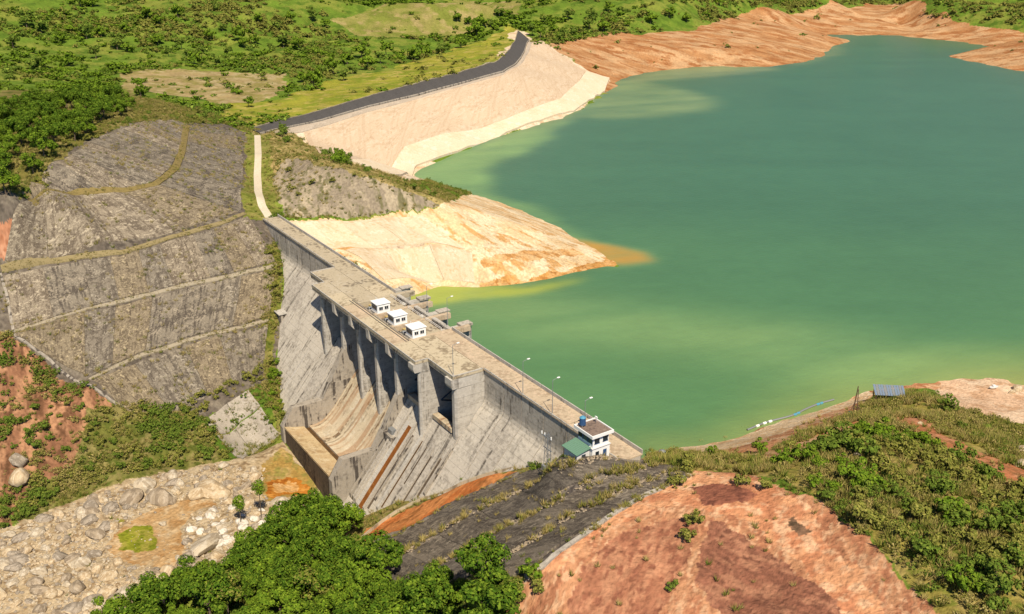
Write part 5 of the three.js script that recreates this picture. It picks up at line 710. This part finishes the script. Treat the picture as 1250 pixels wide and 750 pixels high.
// valley and hills beyond the embankment
{
  reseed(91); let k = 0;
  for (const [px, s, l] of [
    [[-175.1,-649.2], 0.8, 'round dark bush standing alone on the grass by the road bend'], [[-158.4,-694.3], 0.8, 'small dark tree at the edge of the yellow grass'], [[-419.7,-954.1], 1.3, 'round dark tree alone on the green hillside'], [[-38.1,-1081.8], 2.6, 'tallest bright green tree near the end of the embankment'], [[-266.9,-700.4], 1.0, 'thin grey-green tree beside the tan field'], [[-248.3,-655.4], 0.9, 'small thin tree below the tan field']]) plant(farTree, k++, px[0], px[1], s, 'tree', l, 'tree');
  const spots = [[-168.7,-802.1],[-164.9,-828.2],[-149.4,-780.4],[-152.4,-745.8],[-155.4,-840.1],[-139.2,-797.6],[-133.9,-827.3],[-129.4,-868.5],[-121.5,-890.9],[-112.9,-911.4],[-100.2,-898],[-92.1,-930.6],[-81.4,-940.5],[-71.4,-963.2],[-61.3,-995.5],[-49,-995.1],[-120.6,-944.5],[-141.1,-925.2],[-150,-885],[-279.8,-858],[-268.4,-843.2],[-275.1,-890.3],[-257.1,-857.3],[-263.9,-960.3],[-254.7,-953.8],[-251.1,-972.5],[-229.9,-947.9],[-222.1,-965.9],[-209.7,-933.4],[-208.7,-958.6],[-260.5,-917.3],[-304,-924.3],[-301.4,-881.3],[-23,-1131.1],[-32,-1122.1],[-45.6,-1119.6],[-59.1,-1120],[-13.9,-1144.3],[21.9,-1069],[31.8,-1048.7],[49.1,-1092.1],[66.4,-1083],[87.1,-1124],[55.3,-1039.5],[100.3,-1117.3],[116.4,-1143.9],[134.1,-1134.7],[155.6,-1159.5],[187.5,-1183],[208.3,-1190.7],[238.1,-1249.1],[268.3,-1298.6],[32.4,-1138],[61.7,-1168.8],[90.5,-1173.2],[110.5,-1185.8],[-457.2,-943.9],[-435.8,-928],[-414.9,-912.6],[-423.3,-851.5],[-393.4,-932.5],[-383.7,-948],[-371.5,-957.6],[-369.9,-987.7],[-363.7,-1005.6],[-340,-982.5],[-333.3,-1000.3],[-364.3,-914.1],[-343.8,-898.9],[-333.1,-933],[-360.3,-848.3],[-357.6,-793.7],[-356,-761.3],[-350.7,-722.9],[-337.2,-670.1],[-223.9,-1037.6],[-211,-1059.8],[-192.2,-1047.9],[-236.2,-1016.2],[-254,-1023.4],[-442,-1040.3],[-436.8,-1052.8],[-304.9,-1031.1],[-284.9,-982.7],[-291.9,-963.8]];
  for (const q of spots) { const dk = rnd() < 0.6, s = rr(0.9, 1.9), w = (s > 1.5 ? 'big ' : s > 1.2 ? 'middling ' : 'small ') + (dk ? 'dark green' : 'lighter green'); plant(dk ? farTree : farOlive, Math.floor(rnd() * 9), q[0] + rr(-4, 4), q[1] + rr(-6, 6), s, 'tree', w + ' bushy tree in the scrub beyond the embankment', 'tree', w + ' trees beyond the embankment'); }
  // scrub that reads as one mass
  const bushA = leafCloud(700, crownLobes(700, 1, 0.6, 5), 70, 0.26, LEAF.mid.map((c) => c.map((v) => v * 1.2)), 0.8), bushB = leafCloud(701, crownLobes(707, 1, 0.6, 5), 70, 0.26, LEAF.olive, 0.8), bushC = leafCloud(702, crownLobes(713, 1, 0.6, 5), 70, 0.26, LEAF.bright, 0.8);
  const S = [[], [], []]; reseed(92);
  for (let i = 0; i < 260000 && S[0].length + S[1].length + S[2].length < 23000; i++) {
    const z = -560 - 1100 * Math.pow(rnd(), 1.25), x = rr(-0.62, 0.62) * -z; if (Math.abs(x) > 990) continue;
    const zn = zones[zoneAt(x, z)].n; if (!(zn === 'wood' || (zn === 'field' && rnd() < 0.06) || (zn === 'meadow' && rnd() < 0.08) || (zn === 'shore' && rnd() < 0.02))) continue;
    const h = baseH(x, z); if (h < (zn === 'shore' ? 5 : 17)) continue; const d = fbm(x / 60, z / 60, 3); if (rnd() > smooth(-0.16, 0.16, d + 0.45 * fbm(x / 17, z / 17, 2)) * 0.95 + 0.05) continue;
    const s = (0.9 + 3.4 * Math.pow(rnd(), 2.4)) * (1 + (-z - 560) / 1500), t = fbm(x / 130 + 5, z / 130, 2) + rr(-0.25, 0.25); S[t < -0.02 ? 1 : t < 0.14 ? 0 : 2].push({ x, y: H(x, z) - 0.3, z, sx: s, sy: s * rr(0.6, 0.95), ry: rr(0, 6.28) });
  }
  spread('scrub', 'mid green scrub covering the valley beyond the embankment', bushA, leafM, S[0]); spread('scrub', 'olive scrub in patches over the hills beyond the embankment', bushB, leafM, S[1]); spread('scrub', 'fresh green scrub on the hillsides behind the lake', bushC, leafM, S[2]);
}
// shrubs: right hill
{
  const poly = [[57.8,-192],[70.6,-200.4],[88.9,-213.2],[98.4,-211.4],[101.8,-200.9],[100.9,-183.1],[104.6,-169.7],[103,-155.1],[82.5,-117.3],[74.9,-121],[72.4,-128.3],[69,-133.1],[66.4,-144.6],[63.8,-154.5],[59.2,-164.7],[55.5,-174.6]], seen = [];
  scatter(poly, 95, (x, z, k) => { const t = fbm(x / 14 + 3, z / 14, 2); plant(t > 0.08 ? shrubB : t > -0.18 ? shrubG : shrubO, k, x, z, rr(1.1, 2.2), 'shrub', t > 0.08 ? 'bright green leafy shrub on the scrubby right hill' : t > -0.18 ? 'mid green shrub on the scrubby right hill' : 'olive brown shrub on the scrubby right hill', 'shrub', t > 0.08 ? 'bright shrubs of the right hill' : t > -0.18 ? 'green shrubs of the right hill' : 'olive shrubs of the right hill', ['stem', 'foliage']); }, spacedBy(seen, 2.6), 85);
  reseed(86);
  for (const [q, s, l] of [[[127.7,-252.4], 2.0, 'round dark shrub standing up between dry grass and the sand flat'], [[99.7,-187.2], 1.9, 'dark round shrub beside the orange trail'], [[101.4,-179], 1.9, 'dark spreading shrub at the edge of the orange trail, right of the round one'], [[103,-177.9], 1.3, 'small dark shrub at the bend of the orange trail'], [[60.5,-206.4], 1.5, 'fresh green shrub above the pale shore path'], [[50.5,-214.7], 1.3, 'low bright shrub spilling over the pale shore edge'], [[52.3,-211.8], 1.1, 'small leafy shrub on the pale shore edge'], [[38,-183.2], 1.6, 'tall yellow-green grass shrub at the top of the red slope'], [[34.8,-176.4], 1.4, 'dry olive shrub beside the pale gutter top'], [[35.6,-161.1], 1.4, 'green shrub in the gully of the red slope, upper'], [[33.7,-157.3], 1.3, 'green shrub in the gully of the red slope, lower'], [[47.3,-172.3], 1.3, 'yellow-green shrub on the orange top of the red slope'], [[51.6,-169.1], 1.2, 'small green shrub at the edge of orange soil and scrub'], [[3.6,-153.5], 1.6, 'bright shrub at the lower end of the pale gutter'], [[4.7,-151.3], 1.5, 'green shrub between the wood and the red slope'], [[29.3,-145.6], 0.8, 'tiny dark shrub low on the red slope']]) plant(l.includes('dark') ? shrubG : l.includes('bright') || l.includes('fresh') ? shrubB : shrubO, Math.floor(rnd() * 5), q[0], q[1], s, 'shrub', l, 'shrub', null, ['stem', 'foliage']);
}
function spacedBy(seen, d) { return (x, z) => spaced(seen, d)(x, z); }
// shrubs: left bank, gulley, foot of the grey slope, ridge
{
  const put = (poly, n, gap, K, label, group, seed, a = 0.7, b = 1.4) => { const seen = []; scatter(poly, n, (x, z, k) => plant(K[Math.floor(rnd() * K.length)], k, x, z, rr(a, b), 'shrub', label, 'shrub', group, ['stem', 'foliage']), spacedBy(seen, gap), seed); };
  put([[-133.4,-271.9],[-124.2,-281.5],[-111,-285.1],[-100.8,-283.3],[-89.6,-272.2],[-92.1,-265.4],[-110.9,-261.9],[-127,-251.3],[-134.8,-246.8],[-132.6,-258.4]], 46, 2.6, [shrubO, shrubG], 'bushy olive green shrub on the bank above the riverbed boulders', 'shrubs on the river bank', 101);
  put([[-158.8,-267.6],[-150.8,-272.4],[-143.3,-265.3],[-141.9,-254.4],[-148.1,-258.5],[-152.5,-251.6]], 12, 2.4, [shrubG], 'dark green shrub on the red bank around the perched rocks', 'shrubs on the red bank', 102);
  put([[-149.1,-242.4],[-142.2,-248.4],[-135.2,-245.3],[-136.9,-234.8],[-142.2,-226.6]], 18, 2.2, [shrubG], 'dark green shrub at the river edge under the red bank', 'shrubs at the river edge', 103);
  put([[-148,-277.9],[-134.2,-274.4],[-127.4,-267.2],[-133.8,-257.8],[-141.5,-260]], 14, 2.6, [shrubG, shrubO], 'small shrub scattered over the streaked red bank', 'scattered shrubs of the red bank', 104, 0.5, 1);
  put([[-96.1,-362.4],[-92.1,-366.8],[-88.5,-343.4],[-87.4,-325.3],[-90.7,-336.9]], 12, 2.2, [shrubO], 'olive shrub in the gully along the left edge of the dam', 'upper gully shrubs', 105);
  put([[-88.3,-317.7],[-85,-318.2],[-82.1,-305.5],[-75.4,-286.1],[-78.8,-287],[-84.1,-298.5]], 16, 2, [shrubB, shrubO], 'bright green shrub in the gully beside the apron slabs', 'lower gully shrubs', 106);
  put([[-111,-285.1],[-103.8,-293.8],[-92.5,-304.4],[-89.1,-310.9],[-87.7,-304.7],[-94.1,-298.6],[-102.2,-287.2],[-107.6,-282.1]], 18, 2.4, [shrubO], 'olive shrub along the foot of the grey slope', 'shrubs at the foot of the grey slope', 107);
  put([[-105.6,-515.8],[-96.6,-525.6],[-74.1,-479.1],[-62.7,-415.8],[-70.2,-417.8],[-89.3,-453]], 16, 3, [shrubG, shrubB], 'green shrub crowded on the ridge top beside the embankment', 'ridge top shrubs', 108, 1.2, 2);
  put([[-137.1,-564.2],[-138.1,-583.7],[-125.2,-547.2],[-118.5,-508.8]], 8, 2, [shrubG], 'tall dark shrub at the corner where track and road meet', 'shrubs at the road corner', 109, 1.2, 1.9);
  put([[-68.5,-454.6],[-50.4,-466.8],[-31.1,-447.8],[-30.8,-414.9],[-44.6,-411.3],[-60.7,-413.5]], 12, 3, [shrubO, shrubG], 'low olive shrub on the narrow end of the ridge', 'shrubs on the ridge end', 110, 0.8, 1.6);
  put([[-111.2,-453.1],[-91.8,-435.9],[-62.3,-411.7],[-44.6,-410.2],[-47.8,-406],[-71.7,-401.6],[-97.6,-408.3]], 8, 5, [shrubO], 'small olive shrub clinging to the rock face by the lake', 'shrubs on the rock face', 111, 0.6, 1.3);
  put([[-182.9,-455.8],[-188.9,-565.7],[-157.7,-574.2],[-157.9,-556.7],[-174.9,-522.2],[-177,-449.8]], 16, 3, [shrubO, shrubG], 'olive shrub along the top edge of the grey slope', 'shrubs above the grey slope', 112, 0.9, 1.7);
  put([[-174.3,-336.4],[-176.9,-363.8],[-181.5,-414.3],[-179.4,-446.2],[-186.6,-455.3],[-191.8,-422.4],[-184,-365.8],[-176.8,-330.1],[-177.7,-326.4]], 20, 3, [shrubO], 'dry olive shrub between the hilltop wood and the grey slope', 'shrubs at the wood edge', 113, 0.9, 1.6);
}
// low undergrowth too thick to count
{
  const g = [leafCloud(760, crownLobes(760, 1, 0.55, 6), 120, 0.16, [...LEAF.olive, LEAF.dry[1]], 0.8), leafCloud(761, crownLobes(767, 1, 0.55, 6), 120, 0.16, LEAF.mid, 0.8), leafCloud(762, crownLobes(773, 1, 0.55, 6), 120, 0.16, [...LEAF.dry, LEAF.olive[0]], 0.8)], S = [[], [], []]; reseed(770);
  const dens = { bushhill: 0.75, bank: 1, gulley: 0.7, hilltop: 0.6, ridge: 0.12, redbank: 0.85, wood: 0.75, toe: 0.1 };
  for (let i = 0; i < 80000; i++) { const x = rr(-230, 190), z = rr(-590, -95); if (Math.abs(x) > -z * 0.6 + 10) continue; const zn = zones[zoneAt(x, z)].n, d = dens[zn]; if (!d || baseH(x, z) < -16 || (z < -225 && x > -60 && baseH(x, z) < 2.5)) continue; const f = fbm(x / 9 + 31, z / 9, 3); if (rnd() > d * smooth(-0.3, 0.2, f)) continue; const t = fbm(x / 16 + 3, z / 16 + 8, 2) + rr(-0.15, 0.15) + (zn === 'bank' || zn === 'redbank' ? 0.1 : 0), s = rr(0.6, 1.5) * (zn === 'bank' || zn === 'redbank' ? 1.35 : 1); S[t < -0.1 ? 2 : t < 0.08 ? 0 : 1].push({ x, y: H(x, z) - 0.1, z, sx: s, sy: s * rr(0.7, 1.1), ry: rr(0, 6.28) }); }
  S.forEach((s, i) => spread('undergrowth', ['olive undergrowth matting the banks and hills', 'green undergrowth matting the banks and hills', 'dry brown undergrowth matting the banks and hills'][i], g[i], leafM, s)); console.log('undergrowth', S.map((s) => s.length).join(' '));
}
// grass tufts and weeds
function nearLine(l, x, z, d) { for (let i = 1; i < l.length; i++) { const ax = l[i - 1][0], az = l[i - 1][1], bx = l[i][0] - ax, bz = l[i][1] - az, t = clamp(((x - ax) * bx + (z - az) * bz) / (bx * bx + bz * bz)); if (Math.hypot(ax + bx * t - x, az + bz * t - z) < d) return true; } return false; }
function tuft(seed, n, h, tones) { reseed(seed); const P = [], Cc = []; for (let i = 0; i < n; i++) { const a = rr(0, 6.28), d = rr(0, 0.3), x = Math.cos(a) * d, z = Math.sin(a) * d, l = rr(0.2, 0.6), hh = h * rr(0.6, 1.1), w = 0.055, b = rr(0, 3.14), c = tones[Math.floor(rnd() * tones.length)]; P.push(x - w * Math.cos(b), 0, z - w * Math.sin(b), x + w * Math.cos(b), 0, z + w * Math.sin(b), x + Math.cos(a) * l, hh, z + Math.sin(a) * l); for (let k = 0; k < 3; k++) Cc.push(...c); } const g = new THREE.BufferGeometry(); g.setAttribute('position', new THREE.Float32BufferAttribute(P, 3)); g.setAttribute('color', new THREE.Float32BufferAttribute(Cc, 3)); g.computeVertexNormals(); return g; }
{
  const dryT = tuft(1, 26, 1, LEAF.dry), olT = tuft(2, 26, 1, [...LEAF.olive, LEAF.dry[1]]), grT = tuft(3, 26, 1, [...LEAF.mid, ...LEAF.olive]);
  const dens = { bushhill: [0.9, 0.5], bank: [0.8, 0.7], gulley: [0.8, 0.6], ridge: [0.35, 0.35], hilltop: [0.6, 0.5], verge: [0.12, 0.5], redbank: [0.22, 0.5], cut: [0.16, 0.35], lined: [0.05, 0.2], redslope: [0.05, 0.3], orangetop: [0.02, 0.4], path: [0.05, 0.4], toe: [0.35, 0.4], trail: [0.1, 0.4], spitrock: [0.12, 0.4], river: [0.01, 0.6], wood: [0.8, 0.8], meadow: [0.25, 0.8] };
  const S = [[], [], []]; reseed(120);
  for (let i = 0; i < 260000; i++) {
    const x = rr(-230, 190), z = rr(-590, -95); if (Math.abs(x) > -z * 0.6 + 10) continue; const d = dens[zones[zoneAt(x, z)].n]; if (!d) continue; const cl = smooth(-0.2, 0.25, fbm(x / 7, z / 7, 3)); if (rnd() > d[0] * (0.15 + 0.85 * cl)) continue;
    if (nearLine(trackLine, x, z, 2.4)) continue; const y = baseH(x, z); if (y < 1.2 && z < -260 && x > -60) continue; const s = rr(0.5, 1.35) * (zones[zoneAt(x, z)].n === 'bushhill' ? 1.5 : 1), k = rnd() < d[1] ? (rnd() < 0.5 ? 1 : 2) : 0; S[k].push({ x, y: H(x, z) + 0.1, z, sx: s * 1.2, sy: s, ry: rr(0, 6.28) });
  }
  // weeds in the joints of the lined slopes and on the ledges
  const along = (line, n, w, kk, a, b) => { const R = resample(line, 200); for (let i = 0; i < n; i++) { const ri = Math.floor(rnd() * 200); if (rnd() > smooth(-0.3, 0.25, fbm(ri / 9 + line[0][0], 3, 2))) continue; const q = R[ri], x = q[0] + rr(-w, w), z = q[1] + rr(-w, w), s = rr(a, b); S[rnd() < kk ? 0 : 1].push({ x, y: H(x, z) + 0.3, z, sx: s * 1.3, sy: s, ry: rr(0, 6.28) }); } };
  for (const L of [L1, L2, L3]) along(L, 210, 1.6, 0.6, 0.4, 1.6); along(L4, 90, 0.9, 0.5, 0.4, 1.1); along(L0, 60, 0.8, 0.6, 0.4, 0.9);
  along(bermB, 260, 1.4, 0.6, 0.3, 0.8); along(bermA, 320, 1.6, 0.7, 0.3, 0.8); along(bermC, 120, 1.2, 0.6, 0.3, 0.7); along(bermD, 130, 1.2, 0.5, 0.3, 0.8);
  spread('grass', 'dry straw coloured grass tufts over the slopes', dryT, leafM, S[0]); spread('grass', 'olive weeds and grass tufts over the slopes', olT, leafM, S[1]); spread('grass', 'green grass tufts over the banks and verges', grT, leafM, S[2]); console.log('tufts', S.map((s) => s.length).join(' '));
}
// ---------------------------------------------------------------- things on the right shore
{
  const p = [[70.4,-255.9],[77.1,-260.5],[86.6,-265.2],[92.1,-269.5],[96.9,-272.8],[102.4,-275.6]], pipe = new THREE.Group(), curve = new THREE.CatmullRomCurve3(p.map((q) => new THREE.Vector3(q[0], 0.25, q[1])));
  part(pipe, 'pipe', new THREE.TubeGeometry(curve, 40, 0.3, 8), M.galv); for (const t of [0.12, 0.2, 0.26, 0.52, 0.56, 0.82, 0.86]) { const c = curve.getPointAt(t), d = part(pipe, 'float', boxUV(new THREE.CylinderGeometry(0.42, 0.42, 1.2, 12).rotateZ(Math.PI / 2)), t < 0.4 ? M.white : M.skyblue); d.position.set(c.x, 0.15, c.z); d.rotation.y = 0.5; }
  top(shadow(pipe), 'floating_pipe', 'pale pipe on white and blue floats lying on the water by the shore', 'pipe');
  const q = [96.7,-244.4], o = new THREE.Group(); o.position.set(q[0], H(q[0], q[1]) - 0.3, q[1]); part(o, 'post', rod([0, 0, 0], [0.5, 9, 0], 0.2, 0.14), M.wood); part(o, 'post', rod([1.1, 0, 0.4], [0.7, 8, 0], 0.16, 0.1), M.wood); part(o, 'winch', rbox(-1.3, -0.2, 0, 1.1, -0.5, 0.5, 0.08), M.steel); part(o, 'brace', rod([-0.9, 0.5, 0], [0.3, 4.5, 0], 0.1, 0.08), M.wood);
  top(shadow(o), 'wooden_mast', 'dark wooden mast with winch on the shore above the floating pipe', 'mast');
  const s = [113.8,-262.2], sh = new THREE.Group(); sh.position.set(s[0], H(s[0], s[1]) - 0.2, s[1]); sh.rotation.y = -0.12; for (const [x, z] of [[-4, -1.6], [4, -1.6], [-4, 1.6], [4, 1.6]]) part(sh, 'post', box(x - 0.1, x + 0.1, 0, z < 0 ? 3.6 : 2.3, z - 0.1, z + 0.1), M.wood);
  for (let k = 0; k < 12; k++) part(sh, 'roof_sheet', prism([[-2.1, 3.75], [-2.1, 3.83], [2.2, 2.33], [2.2, 2.25]], -4.5 + k * 0.75 + 0.03, -4.5 + k * 0.75 + 0.68), k % 3 === 1 ? M.galv : mat({ color: col(C3(132, 150, 172)), roughness: 0.5 })); part(sh, 'rafter', box(-4.5, 4.5, 3.45, 3.6, -1.7, -1.5), M.wood); part(sh, 'rafter', box(-4.5, 4.5, 2.2, 2.32, 1.5, 1.7), M.wood);
  top(shadow(sh), 'open_shed', 'open shed with blue grey sheet roof at the water edge', 'shed');
  const b = [155.4,-280.8], bo = new THREE.Group(); bo.position.set(b[0], H(b[0], b[1]) + 0.2, b[1]); bo.rotation.y = 0.3; bo.scale.setScalar(0.75); const hull = new THREE.SphereGeometry(1, 18, 8, 0, Math.PI * 2, Math.PI / 2, Math.PI / 2); hull.scale(2.3, 0.9, 0.85); hull.translate(0, 0.9, 0); part(bo, 'hull', boxUV(hull), M.white); part(bo, 'deck', boxUV(new THREE.CylinderGeometry(1, 1, 0.08, 18).scale(2.3, 1, 0.85).translate(0, 0.93, 0)), M.whiteDim); part(bo, 'cabin', rbox(-0.7, 0.5, 0.95, 1.7, -0.5, 0.5, 0.1), M.white); top(shadow(bo), 'boat', 'small white boat beached on the sand flat', 'boat');
  reseed(55); for (const [c, r, l] of [[[163.5,-281], 1.8, 'tan rock at the outer end of the sand flat'], [[159.9,-277.7], 1.2, 'small dark-sided rock beside the tan rock on the sand'], [[128.4,-213.7], 2.4, 'pale rock beside the trail above the sand flat'], [[118.4,-194.9], 2.0, 'pale rock below the larger rock by the trail'], [[106.9,-224.4], 0.8, 'small white rock lying where the trail bends'], [[121.8,-224.5], 0.7, 'small pale rock in the grass above the trail'], [[74.9,-183.6], 0.9, 'grey rock in the dry grass near the wooden mast']]) boulder(c[0], c[1], r, 'rock', l, null, rockM[l.includes('grey') ? 3 : 2], Math.floor(rnd() * 6), 1.3);
}
shadow(scene); sky.castShadow = false;
renderer.render(scene, camera);
